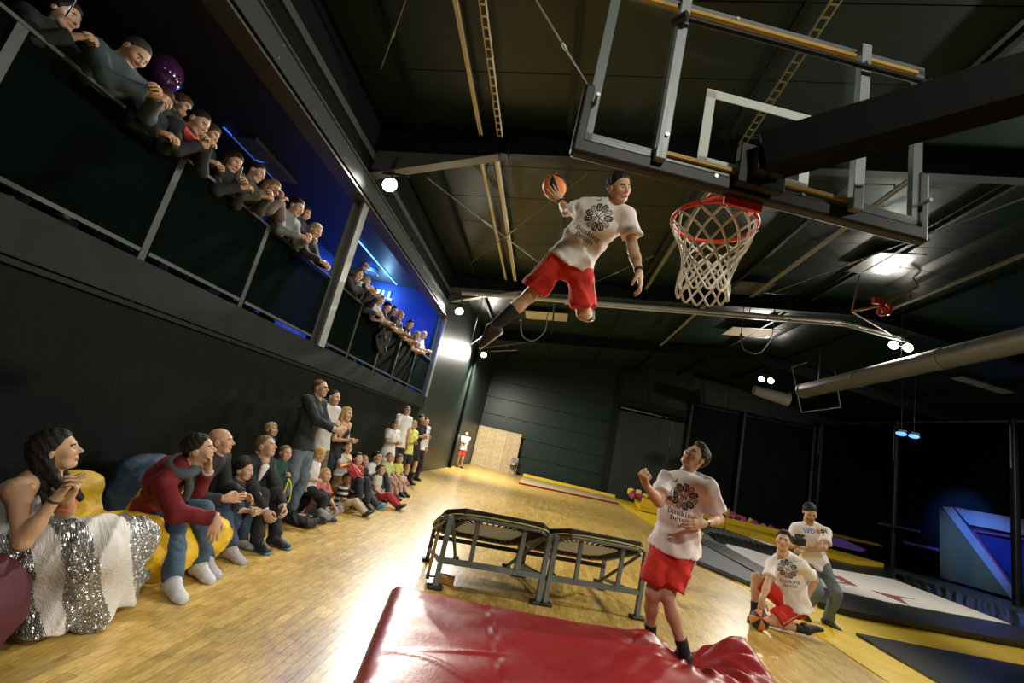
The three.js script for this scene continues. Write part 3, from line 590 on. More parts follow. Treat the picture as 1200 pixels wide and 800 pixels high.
// -- the flying player
const dN = atDepth(715, 238, 3.8);
{
  const s = 1.92 / 1.8, P = lift(dN, 671, 303, .53, true), D = norm(sub(dN, P));
  const mid = mad(dN, D, -.055 * s);
  const shR = lift(mid, 685, 243, .19, true), shL = lift(mid, 735, 253, .19, false);
  const eR = lift(shR, 664, 248, .30 * s, true), wR = lift(eR, 657, 236, .25 * s, true);
  const eL = lift(shL, 742, 293, .29 * s, false), wL = lift(eL, 749, 319, .25 * s, false);
  const Lx = norm(sub(shL, shR));
  const hip = (k) => add(P, mul(Lx, k * .092));
  const kR = lift(hip(-1), 617, 351, .43 * s, true), aR = lift(kR, 574, 387, .42 * s, true);
  const kL = lift(hip(1), 684, 376, .43 * s, false), aL = lift(kL, 690, 366, .42 * s, true);
  const pr = person({ label: 'man in white printed t-shirt and red shorts flying through the air with a ball', h: 1.92, kind: 'm', lod: 'hi', head: atDepth(725, 220, 3.72), face: camDir(.45, -.26, .85), headUp: camDir(.05, 1, .3), neck: dN, pelvis: P, exact: true,
    front: camDir(-.28, -.1, .92), shoulders: [shL, shR], skin: TAN, hair: ['short', [.016, .012, .01]], mouth: true, brow: [.025, .018, .012],
    hands: [{ elbow: eL, at: wL, pose: 'relax', dir: camDir(.05, -1, .25), palm: camDir(-.9, 0, -.4) }, { elbow: eR, at: wR, pose: 'ball', dir: norm(sub(atDepth(649, 222, 4.3), wR)), palm: camDir(-.2, .6, -.6) }],
    feet: [{ knee: kL, at: aL, toe: norm(sub(aL, kL)), up: UP }, { knee: kR, at: aR, toe: camDir(-.72, -.5, -.4), up: camDir(-.5, .7, .3) }],
    top: { type: 'tee', print: devilShirt, color: [.8, .76, .72], hem: .06, fold: .008, off: .014, sleeve: .6 }, bottom: { type: 'shorts', color: RED, len: .86, stripe: true, off: .026, fold: .009 }, shoes: [.02, .02, .022], sole: [.7, .7, .68], socks: [[.016, .016, .018], .62], base: [P[0], 0, P[2]] });
  band(pr, 0, .93, .036, .03, M([.02, .02, .025], .4), 'watch'); band(pr, 1, .96, .042, .07, M([.015, .015, .016], .8), 'wristband');
}
// ball with eight panels, orange and black, pale seams
function ball(c, r, rot, label) {
  const t = thing('basketball', label, 'ball', c); t.rotation.set(...rot);
  for (let i = 0; i < 8; i++) {
    const g = new THREE.SphereGeometry(r, 8, 24, i * Math.PI / 4 + .035, Math.PI / 4 - .07); part('panel', g, i % 2 ? M([.014, .014, .015], .55) : M([.75, .2, .025], .55), t);
  }
  part('seam', [new THREE.SphereGeometry(r * .985, 32, 24)], M([.55, .5, .42], .6), t);
}
ball(atDepth(650, 218.5, 4.46), .121, [.9, .5, .35], 'orange and black basketball held up by the flying player');

// -- the man looking up on the mat
{
  const N = atDepth(806, 556, 3.98), s = 1.88 / 1.8, P = lift(N, 793, 630, .555, true), D = norm(sub(N, P)), mid = mad(N, D, -.055);
  const shR = lift(mid, 782, 563, .18, false), shL = lift(mid, 829, 571, .19, false);
  const eR = lift(shR, 772, 588, .29 * s, false), wR = lift(eR, 757, 568, .25 * s, false);
  const eL = lift(shL, 842, 608, .29 * s, true), wL = lift(eL, 825, 613, .25 * s, false);
  const Lx = norm(sub(shL, shR)), hip = (k) => add(mad(P, D, -.03), mul(Lx, k * .092));
  const kR = lift(hip(-1), 764, 696, .43 * s, false), aR = lift(kR, 762, 744, .42 * s, true);
  const aL = at(804, 770, { y: .24 }), kL = lift(hip(1), 780, 701, .43 * s, false);
  const aL2 = mad(kL, norm(sub(aL, kL)), .485);
  const pr = person({ label: 'man in white printed t-shirt and red shorts looking up with a clenched fist', h: 1.88, kind: 'm', lod: 'hi', head: lerpDepth(815, 536, N, .02), face: camDir(-.62, .7, .28), headUp: camDir(.55, .75, -.1), neck: N, pelvis: P, exact: true, front: camDir(-.42, .05, .88), shoulders: [shL, shR], skin: TAN, hair: ['quiff', [.03, .022, .014]], open: false,
    hands: [{ elbow: eL, at: wL, pose: 'relax', dir: camDir(-1, .02, .35), palm: camDir(0, -.3, -1) }, { elbow: eR, at: wR, pose: 'fist', dir: camDir(-.35, .85, .3), palm: camDir(.8, .2, -.4) }],
    feet: [{ knee: kL, at: aL2, toe: camDir(.1, -.62, .7), up: UP }, { knee: kR, at: aR, toe: norm([.1, -.25, 1]) }],
    top: { type: 'tee', print: devilShirt, hem: .1, fold: .0085, off: .018, sleeve: .7 }, bottom: { type: 'shorts', color: RED, len: .84, stripe: true, off: .03, fold: .009 }, shoes: [.012, .012, .013], sole: [.012, .012, .012], socks: [[.012, .012, .013], .3], base: [1.38, 0, -4.2] });
  band(pr, 0, .9, .034, .03, M([.015, .015, .018], .4), 'watch');
}
// -- the kneeling man with the second ball
{
  const P = at(929, 704, { z: -7.1 }), N = lift(P, 920, 648, .6, false), s = 1.1, D = norm(sub(N, P)), mid = mad(N, D, -.055);
  const shR = lift(mid, 906, 660, .2, false), shL = lift(mid, 939, 663, .21, false);
  const eR = lift(shR, 900, 683, .32, false), wR = lift(eR, 893, 703, .28, false);
  const eL = lift(shL, 955, 679, .32, true), wL = lift(eL, 943, 705, .28, false);
  const Lx = norm(sub(shL, shR)), hip = (k) => add(mad(P, D, -.03), mul(Lx, k * .09));
  const kR = lift(hip(-1), 886, 676, .47, false), aR0 = at(884, 719, { y: .09 }), aR = mad(kR, norm(sub(aR0, kR)), .47);
  const kL0 = at(901, 729, { y: .06 }), kL = mad(hip(1), norm(sub(kL0, hip(1))), .47), aL = mad(kL, norm(sub(at(936, 736, { y: .08 }), kL)), .46);
  const pr = person({ label: 'man in white printed t-shirt kneeling on one knee beside the parquet edge', h: 1.97, hs: 1.1, kind: 'm', lod: 'mid', head: lerpDepth(918, 634, N, -.06), face: camDir(-.45, .42, .7), headUp: camDir(.15, 1, .0), neck: N, pelvis: P, exact: true, front: camDir(-.5, 0, .85), shoulders: [shL, shR], skin: TAN, hair: ['quiff', [.035, .022, .014]],
    hands: [{ elbow: eL, at: wL, pose: 'fist', dir: camDir(-.6, -.6, -.2), palm: camDir(-.4, .2, -.6) }, { elbow: eR, at: wR, pose: 'ball', dir: camDir(-.2, -.9, .3), palm: camDir(.3, -.4, -.8) }],
    feet: [{ knee: kL, at: aL, toe: norm(sub(aL, kL)), up: [0, -1, .2] }, { knee: kR, at: aR, toe: norm([-.5, -.1, .7]) }],
    top: { type: 'tee', print: devilShirt, hem: .1, fold: .008, off: .02, sleeve: .7 }, bottom: { type: 'shorts', color: RED, len: .84, stripe: true, off: .025 }, shoes: [.015, .015, .016], socks: [[.02, .02, .02], .35], base: [P[0], 0, P[2]] });
  band(pr, 1, .92, .032, .035, M([.02, .02, .02], .6), 'wristband');
}
ball(add(at(889, 738, { y: .0 }), [0, .121, 0]), .12, [.4, 1.2, .8], 'orange and black basketball on the floor by the kneeling man');
// -- the cameraman
{
  const aL = at(970, 726, { y: .085 }), P = at(954, 657, { z: aL[2] - .15 }), N = lift(P, 949, 613, .58, false), D = norm(sub(N, P)), mid = mad(N, D, -.055);
  const shR = lift(mid, 928, 620, .2, false), shL = lift(mid, 970, 625, .21, false);
  const eL = lift(shL, 966, 642, .31, false), wL = lift(eL, 941, 645, .27, false);
  const eR = lift(shR, 921, 640, .31, false), wR = lift(eR, 936, 638, .27, false);
  const aR = add(aL, [-.32, 0, -.1]);
  person({ label: 'man in white lettered t-shirt and grey joggers bending over a video camera', h: 1.92, hs: 1.1, kind: 'm', lod: 'mid', head: lerpDepth(949, 600, N, -.12), face: camDir(-.28, -.26, .92), headUp: camDir(-.05, 1, .25), neck: N, pelvis: P, exact: true, front: camDir(-.22, -.25, .9), shoulders: [shL, shR], skin: TAN, hair: ['short', [.015, .012, .01]], beard: .45,
    hands: [{ elbow: eL, at: wL, pose: 'grip', dir: camDir(-1, .1, .2) }, { elbow: eR, at: wR, pose: 'grip', dir: camDir(.7, .2, .3) }],
    feet: [{ at: aL, pole: camDir(.1, 0, 1), toe: norm([.5, -.12, .7]) }, { at: aR, pole: camDir(0, 0, 1), toe: [0, 0, 1] }],
    top: { type: 'tee', print: woopShirt, hem: .09, fold: .008, off: .018, sleeve: .66 }, bottom: { type: 'trousers', color: [.13, .16, .17], off: .014 }, shoes: [.02, .022, .024], base: [P[0], 0, P[2]] });
  const c = lerpDepth(936, 634, wR, -.08), t = thing('video_camera', 'black handheld video camera held by the bending man', 'camera', c, -1.1), k = M([.012, .012, .013], .4);
  part('camera_body', [box(.09, .12, .22, 0, 0, 0, .012)], k, t); part('lens', [rod([0, .01, .1], [0, .01, .17], .045, 16, .052)], k, t); part('top_handle', [bar([0, .09, -.08], [0, .09, .08], .025, .025), bar([0, .05, -.07], [0, .09, -.07], .02, .02), bar([0, .05, .07], [0, .09, .07], .02, .02)], k, t); part('eyepiece', [rod([-.05, .06, -.06], [-.05, .06, -.14], .022, 10)], k, t); part('microphone', [rod([.05, .1, -.04], [.05, .1, .1], .016, 8)], M([.03, .03, .03], .9), t);
}

// -- the crowd. Arm presets are offsets from the neck: [left, up, forward] of either wrist (mirrored for the right hand)
const ARMS = { down: [.23, -.62, .06], clap: [.035, -.3, .3], fwd: [.13, -.36, .33], lap: [.09, -.43, .3], knee: [.14, -.42, .4], cross: [-.1, -.26, .22], chin: [.04, -.12, .14], rail: [.1, -.3, .3], phone: [.06, -.1, .33], hip: [.2, -.46, -.02], high: [.12, .12, .26] };
function crowd(px, py, x, o) {
  const H = at(px, py, { x }), yaw = o.yaw === undefined ? 90 : o.yaw, a = yaw * Math.PI / 180, F = [Math.sin(a), 0, Math.cos(a)], L = [Math.cos(a), 0, -Math.sin(a)];
  const gr = o.ground || 0, kind = o.kind || 'm'; let h = o.h, P; const lean = o.lean || 0;
  if (o.pose === 'stand') { h = h || (H[1] - gr) / .925; P = add([H[0], gr + .53 * h, H[2]], mul(F, -lean)); }
  else if (o.pose === 'rail') { h = h || 1.74; P = [Math.min(-4.3, H[0] - .15 - lean), gr + .52 * h, H[2]]; }
  else { const seat = o.seat === undefined ? .12 : o.seat; const d = Math.hypot(H[1] - seat, lean); h = h || d / .655 * 1.8; P = add([H[0], seat, H[2]], mul(F, -lean)); }
  const s = h / 1.8;
  const l = (v, q) => add(q, add(add(mul(L, v[0] * s), [0, v[1] * s, 0]), mul(F, v[2] * s)));
  const face = o.look ? norm(o.look) : norm(sub(DUNK, H));
  const hs = kind === 'c' ? Math.max(.84, .98 * Math.pow(s, .35)) * .97 : 1;
  const N = [H[0] - face[0] * .03, H[1] - .135 * hs, H[2] - face[2] * .03];
  const hand = (k) => { const v = (k > 0 ? o.armL : o.armR) || o.arm || 'down'; if (typeof v === 'object' && !Array.isArray(v)) return v; const q = ARMS[v] || v; const pose = o.hand || (v === 'down' ? 'relax' : v === 'clap' ? 'flat' : 'grip'); return { at: l([q[0] * k, q[1], q[2]], N), pose, pole: v === 'high' ? add(mul(L, k), mul(UP, -.2)) : undefined }; };
  const b = [P[0], gr, P[2]]; let feet;
  const ft = (v, k, pole, toe) => ({ at: l([v[0] * k, v[1], v[2]], b), pole, toe });
  if (o.feet) feet = o.feet(l, b, F, L);
  else if (o.pose === 'stand' || o.pose === 'rail') feet = [1, -1].map((k) => ft([.11, .085, lean / s * .6 + (k > 0 ? .05 : -.05)], k, F, add(F, mul(L, k * .25))));
  else if (o.pose === 'low') feet = [1, -1].map((k) => ft([.12, .085, o.reach || .46], k, add(F, mul(UP, 1.2)), add(F, mul(L, k * .15))));
  else if (o.pose === 'cross') feet = [1, -1].map((k) => ({ at: l([-.1 * k, .07, .32], b), pole: add(mul(L, k), mul(UP, .35)), toe: add(mul(L, -k), mul(F, .4)) }));
  else if (o.pose === 'out') feet = [1, -1].map((k) => ft([.1, .08, .74], k, UP, add(F, mul(UP, .9))).toe && { at: l([.1 * k, .085, .76], b), pole: UP, toe: norm(add(F, mul(UP, .9))), up: norm(add(mul(F, -.9), UP)) });
  else feet = [1, -1].map((k) => ft([.12, .085, .42], k, add(UP, mul(F, .2)), F));   // knees drawn up
  return person({ ...o, kind, h, head: H, face, neck: N, pelvis: P, front: F, hands: [hand(1), hand(-1)], feet, base: o.base || b, ground: gr, exact: o.pose !== 'rail' });
}
const NAVY = [.014, .02, .035], JEANS = [.045, .085, .14], BLACK = [.012, .013, .015], BLOND = [.42, .28, .11], BROWN = [.05, .03, .016], DARK = [.014, .011, .009], WHITE = [.72, .7, .68], GREYB = [.11, .12, .125];
const towards = (x, y, z) => (h) => norm(sub([x, y, z], h));
// front row on bean bags
{ // the man in the red sweater
  const H = at(233, 526, { x: -2.72 });
  const P = at(165, 640, { x: -3.1 }); P[1] = .42;
  const kneeR = at(222, 606, { x: -2.5 }), elbowR = at(258, 598, { x: -2.55 });
  const pr = person({ label: 'man in dark red sweater and grey scarf leaning forward with hand at his cheek', h: 1.82, kind: 'm', lod: 'hi', head: H, face: norm([.75, .32, -.35]), pelvis: P, front: [.9, -.3, -.35], exact: true, neck: add(H, [-.07, -.135, .03]), bend: .05, skin: TAN, hair: ['short', [.022, .017, .014]],
    hands: [{ at: at(244, 552, { x: -2.62 }), pole: [.3, -1, -.2], pose: 'relax', dir: norm([-.05, .9, .2]), palm: [-.5, 0, .8] }, { at: at(253, 607, { x: -2.35 }), pole: [0, -.6, .8], pose: 'relax', dir: norm([.25, -.95, .1]), palm: [-.6, 0, -.6] }],
    feet: [{ at: add(at(243, 682, { y: 0 }), [-.12, .09, -.02]), pole: [.6, .8, 0], toe: [1, -.12, .2] }, { at: add(at(205, 700, { y: 0 }), [-.05, .09, 0]), pole: [.6, .8, 0], toe: [1, -.12, .35] }],
    top: { type: 'long', color: [.16, .008, .012], cuffs: [.5, .5, .52], off: .016, fold: .007, name: 'sweater', hem: .07, neckH: .055 }, bottom: { type: 'trousers', color: JEANS, off: .014 }, shoes: [.5, .5, .52], shoeName: 'shoe_cover', socks: [[.012, .012, .014], .32], base: [P[0], 0, P[2]] });
  // scarf: a wrap and two hanging ends
  const c = pr.N, w = [0, .3, .6, .9].map((u) => u);
  const ring = tube([0, 1, 2, 3, 4, 5].map((i) => { const a = i / 6 * Math.PI * 2; return add(mad(c, pr.D, -.005 + .02 * Math.sin(a)), add(mul(pr.Lx, Math.cos(a) * .085), mul(pr.F, Math.sin(a) * .085 + .02))); }), .046, 40, 10, true);
  const end = (k, l) => tube([add(c, add(mul(pr.F, .08), mul(pr.Lx, k * .05))), add(c, add(mul(pr.F, .15), add(mul(pr.Lx, k * .05), mul(pr.D, -.14)))), add(c, add(mul(pr.F, .17), add(mul(pr.Lx, k * .055), mul(pr.D, -l))))], .034, 16, 8);
  const sc = part('scarf', [pr.fin(ring), pr.fin(end(.3, .34)), pr.fin(end(-.7, .28))], clothM([.075, .1, .11]), pr.g);
}
{ const H = at(258, 517, { x: -2.98 });
  person({ label: 'bald man in dark top sitting between the red sweater and the dark-haired boy', h: 1.84, kind: 'm', lod: 'mid', head: H, face: norm([.8, .25, -.35]), pelvis: [-3.3, .4, H[2] - .06], front: [1, -.1, -.2], exact: false, skin: [.55, .33, .21], hair: ['none'], fringe: .35, beard: .15,
    hands: [{ at: [-2.72, .56, H[2] - .22], pose: 'relax' }, { at: [-2.72, .55, H[2] + .05], pose: 'relax' }], feet: [{ at: add(at(283, 660, { y: 0 }), [-.14, .09, 0]), pole: [.6, .8, 0], toe: [1, -.12, .1] }, { at: add(at(255, 676, { y: 0 }), [-.14, .09, 0]), pole: [.6, .8, 0], toe: [1, -.12, .2] }],
    top: { type: 'long', color: [.014, .016, .018], name: 'jumper' }, bottom: { type: 'trousers', color: [.03, .06, .11] }, shoes: [.36, .36, .38], shoeName: 'shoe_cover', base: [-3.25, 0, H[2]] }); }
crowd(285, 551, -2.95, { label: 'dark-haired boy in black shirt sitting with hands clasped between the knees', kind: 'c', pose: 'low', seat: .26, h: 1.42, lean: .16, armL: [.03, -.28, .36], armR: [.03, -.28, .36], reach: .42, look: [.9, .1, -.1], hair: ['short', DARK], top: { type: 'long', color: [.022, .016, .02], cuff: .55, collar: [.03, .02, .024], name: 'polo_shirt' }, bottom: { type: 'trousers', color: [.02, .045, .08] }, shoes: [.22, .21, .2], lod: 'mid', yaw: 84 });
crowd(311, 523, -3.0, { label: 'fair man in black suit jacket and open white shirt sitting on the floor edge', kind: 'm', pose: 'low', seat: .3, lean: .14, armL: [.08, -.42, .42], armR: [.12, -.48, .42], look: [.8, .35, -.1], hair: ['crop', [.16, .1, .045]], brow: [.14, .09, .05], beard: .12, top: { type: 'long', color: BLACK, collar: WHITE, bib: WHITE, cuffs: WHITE, name: 'suit_jacket' }, bottom: { type: 'trousers', color: BLACK }, shoes: [.014, .016, .018], sole: [.02, .2, .38], socks: [BLACK, .25], reach: .5, lod: 'mid', yaw: 80 });
crowd(318, 504, -3.55, { label: 'blond boy in blue shirt standing behind the man in the suit jacket', kind: 'c', pose: 'stand', arm: 'down', look: [.8, .3, .2], hair: ['bowl', [.4, .3, .15]], top: { type: 'tee', color: [.02, .13, .4] }, bottom: { type: 'trousers', color: NAVY }, lod: 'low' });
crowd(334, 531, -3.15, { label: 'boy in dark green sweater holding a yellow neon band', kind: 'c', pose: 'stand', h: 1.0, armL: [.02, -.24, .24], armR: [.03, -.26, .22], look: [.8, .1, .35], hair: ['crop', [.2, .13, .055]], top: { type: 'long', color: [.006, .06, .04] }, bottom: { type: 'trousers', color: [.012, .018, .02] }, lod: 'mid' });
// standing group at the wall
{ const H = at(375, 455, { x: -3.2 });
  const pr = crowd(375, 455, -3.2, { label: 'tall man with glasses in black pullover standing in blue jeans', kind: 'm', pose: 'stand', yaw: 88, w: 1.02, armL: [.1, -.36, .4], armR: [.05, -.34, .42], look: [.9, .22, -.05], hair: ['thin', [.09, .06, .03]], glasses: true, beard: .25, top: { type: 'long', color: [.012, .018, .022], collar: WHITE, cuffs: WHITE, hem: .09, name: 'pullover' }, bottom: { type: 'trousers', color: [.11, .145, .18] }, shoes: [.012, .03, .06], lod: 'mid' }); }
crowd(380, 478, -3.5, { label: 'long-haired girl in grey standing behind the man with glasses', kind: 'f', pose: 'stand', arm: 'down', yaw: 80, look: [.95, .15, .1], hair: ['long', [.2, .12, .05]], top: { type: 'tee', color: [.3, .28, .27] }, bottom: { type: 'trousers', color: [.12, .11, .08] }, lod: 'low' });
crowd(391, 466, -3.4, { label: 'young dark-haired man in pale grey t-shirt standing with folded arms', kind: 'm', pose: 'stand', armL: 'cross', armR: [-.08, -.3, .24], yaw: 74, look: [.9, .12, .2], hair: ['crop', DARK], brow: DARK, beard: .3, top: { type: 'tee', color: [.5, .5, .49] }, bottom: { type: 'trousers', color: [.14, .12, .085] }, lod: 'low' });
crowd(406, 485, -3.3, { label: 'blonde woman in black vest clapping beside the young man in grey', kind: 'f', pose: 'stand', armL: 'clap', armR: 'clap', yaw: 70, look: [.9, .1, .25], hair: ['long', [.33, .2, .07]], top: { type: 'tank', color: BLACK, off: .006 }, bottom: { type: 'trousers', color: NAVY }, lod: 'low' });
// children in front of them
crowd(374, 533, -3.05, { label: 'blond child in white shirt kneeling before the man in jeans', kind: 'c', pose: 'up', seat: .42, h: 1.12, armL: 'down', armR: [.14, -.34, .2], look: [.9, -.2, -.35], hair: ['bowl', [.46, .29, .09]], top: { type: 'tee', color: [.62, .62, .64] }, bottom: { type: 'trousers', color: BLACK }, lod: 'low', yaw: 100 });
crowd(381, 557, -2.95, { label: 'long-haired girl in pink top sitting cross-legged in grey leggings', kind: 'c', pose: 'cross', seat: .11, h: 1.24, armL: 'knee', armR: 'lap', look: [.9, .3, .35], hair: ['long', [.3, .18, .07]], top: { type: 'tee', color: [.5, .13, .14] }, bottom: { type: 'trousers', color: [.19, .2, .21], off: .005 }, shoes: [.02, .02, .02], lod: 'low', yaw: 78 });
crowd(360, 560, -3.2, { label: 'small child crouching with head down in dark clothes over a patterned bag', kind: 'c', pose: 'up', seat: .12, h: .95, arm: 'knee', look: [.7, -.6, .2], hair: ['crop', DARK], top: { type: 'long', color: BLACK }, bottom: { type: 'trousers', color: BLACK }, lod: 'low' });
crowd(407, 525, -3.15, { label: 'fair boy in white shirt and khaki trousers waving thin balloon sticks', kind: 'c', pose: 'stand', armL: [.05, -.2, .3], armR: [.02, -.24, .3], look: [.75, .1, .6], hair: ['crop', [.33, .23, .1]], mouth: true, top: { type: 'tee', color: [.55, .53, .5] }, bottom: { type: 'trousers', color: [.3, .2, .07] }, lod: 'low', yaw: 55 });
crowd(419, 538, -3.1, { label: 'brown-haired child in red sitting behind the balloon sticks', kind: 'c', pose: 'up', seat: .16, arm: 'lap', look: [.8, .2, .5], hair: ['short', DARK], top: { type: 'tee', color: [.35, .02, .02] }, bottom: { type: 'trousers', color: NAVY }, lod: 'far', yaw: 70 });
crowd(426.5, 540, -3.25, { label: 'fair child in navy sitting behind the balloon sticks', kind: 'c', pose: 'up', seat: .16, arm: 'lap', look: [.8, .2, .5], hair: ['crop', [.22, .14, .06]], top: { type: 'tee', color: NAVY }, bottom: { type: 'trousers', color: NAVY }, lod: 'far', yaw: 70 });
crowd(406, 562, -2.95, { label: 'boy in black and white striped shirt slumped on the floor', kind: 'c', pose: 'out', seat: .11, h: 1.05, arm: 'lap', look: [.6, .1, .8], hair: ['short', DARK], skin: [.16, .09, .055], top: { type: 'tee', mat: stripeMat, color: [.03, .03, .035] }, bottom: { type: 'trousers', color: [.4, .33, .22] }, lod: 'low', yaw: 95 });
crowd(431, 563, -2.9, { label: 'dark-haired boy in navy bending over his blue shoes on the floor', kind: 'c', pose: 'out', seat: .1, h: 1.0, lean: .1, arm: 'knee', look: [.7, -.5, .4], hair: ['medium', DARK], skin: [.25, .15, .1], top: { type: 'tee', color: NAVY }, bottom: { type: 'trousers', color: [.02, .04, .07] }, shoes: [.02, .22, .42], lod: 'low', yaw: 95 });
crowd(442, 536, -3.2, { label: 'dark-haired man in white shirt sitting on the floor at the wall', kind: 'm', pose: 'up', seat: .12, h: 1.72, arm: 'lap', look: [.9, .2, .3], hair: ['short', DARK], top: { type: 'tee', color: [.6, .58, .58] }, bottom: { type: 'trousers', color: NAVY }, lod: 'low', yaw: 75 });
crowd(446, 551, -2.85, { label: 'dark-haired girl in pale top and red trousers stretching her legs', kind: 'c', pose: 'out', seat: .11, h: 1.2, arm: 'lap', look: [.75, .35, .45], hair: ['medium', BROWN], top: { type: 'tee', color: [.5, .47, .4] }, bottom: { type: 'trousers', color: [.33, .015, .025] }, lod: 'low', yaw: 92 });
crowd(457, 536, -3.05, { label: 'fair child in light green t-shirt sitting in the far floor row', kind: 'c', pose: 'up', seat: .12, h: 1.4, arm: 'knee', look: [.8, .2, .5], hair: ['crop', [.26, .16, .06]], top: { type: 'tee', color: [.42, .5, .2] }, bottom: { type: 'trousers', color: [.4, .25, .2] }, lod: 'far', yaw: 75 });
crowd(468, 538, -3.05, { label: 'child in yellow top sitting at the end of the far floor row', kind: 'c', pose: 'up', seat: .12, h: 1.32, arm: 'knee', look: [.8, .2, .5], hair: ['medium', [.16, .1, .04]], top: { type: 'tee', color: [.5, .52, .1] }, bottom: { type: 'trousers', color: [.55, .36, .32] }, lod: 'far', yaw: 75 });
// far standing group
crowd(463, 498, -3.5, { label: 'woman in loose white blouse clapping in the far standing group', kind: 'f', pose: 'stand', arm: 'clap', look: [.8, .15, .6], hair: ['tied', BROWN], top: { type: 'tee', color: [.66, .66, .68], hem: .16, off: .03 }, bottom: { type: 'trousers', color: [.5, .5, .52] }, lod: 'far', yaw: 60 });
crowd(477, 481, -3.5, { label: 'tall man in white t-shirt standing in the far group', kind: 'm', pose: 'stand', arm: 'down', look: [.7, .1, .7], hair: ['crop', [.1, .07, .04]], top: { type: 'tee', color: [.7, .69, .68], hem: .12, off: .012 }, bottom: { type: 'shorts', color: BLACK }, lod: 'far', yaw: 55, w: .92 });
crowd(485, 498, -3.35, { label: 'person in lime yellow bib and dark shorts in the far group', kind: 'f', pose: 'stand', armL: 'clap', armR: 'down', look: [.7, .1, .7], hair: ['tied', [.3, .18, .08]], top: { type: 'tee', color: [.6, .68, .16] }, bottom: { type: 'shorts', color: BLACK }, socks: [BLACK, .55], lod: 'far', yaw: 55 });
crowd(494, 491, -3.35, { label: 'bearded man all in black clapping with one knee forward', kind: 'm', pose: 'stand', arm: 'clap', look: [.7, .1, .7], hair: ['short', DARK], beard: .7, top: { type: 'tee', color: BLACK }, bottom: { type: 'shorts', color: BLACK }, socks: [BLACK, .55], lod: 'far', yaw: 60 });
crowd(499.5, 494, -3.5, { label: 'man in white long-sleeved shirt at the end of the far group', kind: 'm', pose: 'stand', arm: 'down', look: [.7, .1, .7], hair: ['short', DARK], top: { type: 'long', color: [.6, .6, .62] }, bottom: { type: 'trousers', color: BLACK }, lod: 'far', yaw: 60 });
{ const Z = -22.4, H = at(547, 508.5, { z: Z }); crowd(547, 508.5, H[0], { label: 'man in white t-shirt and red shorts leaning by the pale door leaf, arms folded', kind: 'm', pose: 'stand', armL: 'cross', armR: [-.08, -.3, .24], yaw: 10, look: [.25, 0, 1], hair: ['crop', DARK], top: { type: 'tee', color: WHITE }, bottom: { type: 'shorts', color: RED }, shoes: BLACK, lod: 'far' }); }

// people on the balcony
const rail = (px, py, x, o) => crowd(px, py, x, { pose: 'rail', ground: DECK, arm: 'rail', yaw: 90, lod: 'low', ...o, group: undefined });
rail(75, 17, -4.15, { label: 'dim person filming with a raised phone at the dark end of the balcony', kind: 'f', armL: 'phone', armR: 'phone', hair: ['medium', DARK], top: { type: 'long', color: [.006, .009, .01] } });
rail(158, 62, -3.82, { label: 'bearded man in slate grey sweater bent far over the balcony rail', kind: 'm', h: 1.84, w: 1.08, lean: .25, armL: [.05, -.2, .32], armR: [.02, -.22, .34], look: [.75, -.55, -.15], hair: ['crop', [.05, .04, .03]], beard: .4, top: { type: 'long', color: [.045, .075, .085] }, lod: 'mid' });
rail(189, 117, -3.9, { label: 'child peeking over the rail under the bearded man', kind: 'c', h: 1.4, look: [.6, -.3, .3], hair: ['medium', BROWN], top: { type: 'long', color: [.02, .03, .03] } });
rail(212, 124, -4.3, { label: 'brown-haired child behind the woman with the coral scarf', kind: 'c', h: 1.5, look: [.8, -.2, -.2], hair: ['medium', [.07, .045, .025]], top: { type: 'long', color: [.02, .025, .025] } });
{ const pr = rail(232, 143, -3.85, { label: 'dark-haired woman with coral scarf resting her chin over folded hands', kind: 'f', armL: [.02, -.1, .2], armR: [.02, -.1, .2], look: [.85, -.35, -.15], hair: ['tied', DARK], top: { type: 'long', color: BLACK }, lod: 'mid' });
  part('scarf', [pr.fin(tube([0, 1, 2, 3, 4, 5].map((i) => { const a = i / 6 * Math.PI * 2; return add(mad(pr.N, pr.D, -.01), add(mul(pr.Lx, Math.cos(a) * .07), mul(pr.F, Math.sin(a) * .07 + .015))); }), .045, 36, 10, true))], clothM([.7, .1, .08]), pr.g); }
rail(246, 157, -4.1, { label: 'small child hidden behind the folded hands of the scarf woman', kind: 'c', h: 1.42, look: [.8, -.2, -.2], hair: ['medium', BROWN], top: { type: 'long', color: BLACK } });
rail(273, 190, -4.0, { label: 'dark-haired person filming with a white phone over the rail', kind: 'f', armL: [.02, -.13, .25], armR: [.0, -.15, .25], look: [.85, -.3, .1], hair: ['long', DARK], top: { type: 'long', color: BLACK } });
rail(300, 202, -3.95, { label: 'woman with tied dark hair in olive jacket leaning on the rail', kind: 'f', h: 1.7, armL: [.0, -.16, .32], armR: [.08, -.2, .3], look: [.9, -.2, -.2], hair: ['tied', DARK], top: { type: 'long', color: [.06, .075, .04], name: 'jacket' }, lod: 'mid' });
rail(319, 221, -3.9, { label: 'fair-haired girl photographing with both hands before her face', kind: 'c', h: 1.55, armL: [.03, .02, .2], armR: [.0, -.02, .22], look: [.85, -.3, .1], hair: ['long', [.2, .13, .06]], top: { type: 'long', color: [.14, .11, .09] } });
rail(347, 243, -3.9, { label: 'smiling young man in grey sweatshirt leaning on the rail', kind: 'm', h: 1.78, armL: [.06, -.26, .3], armR: [.1, -.3, .3], look: [.9, -.2, .05], hair: ['short', DARK], mouth: true, top: { type: 'long', color: [.17, .19, .19] }, lod: 'mid' });
rail(357, 250, -4.35, { label: 'face half hidden behind the young man in grey', kind: 'c', h: 1.6, look: [.9, -.2, .1], hair: ['short', BROWN], top: { type: 'long', color: BLACK } });
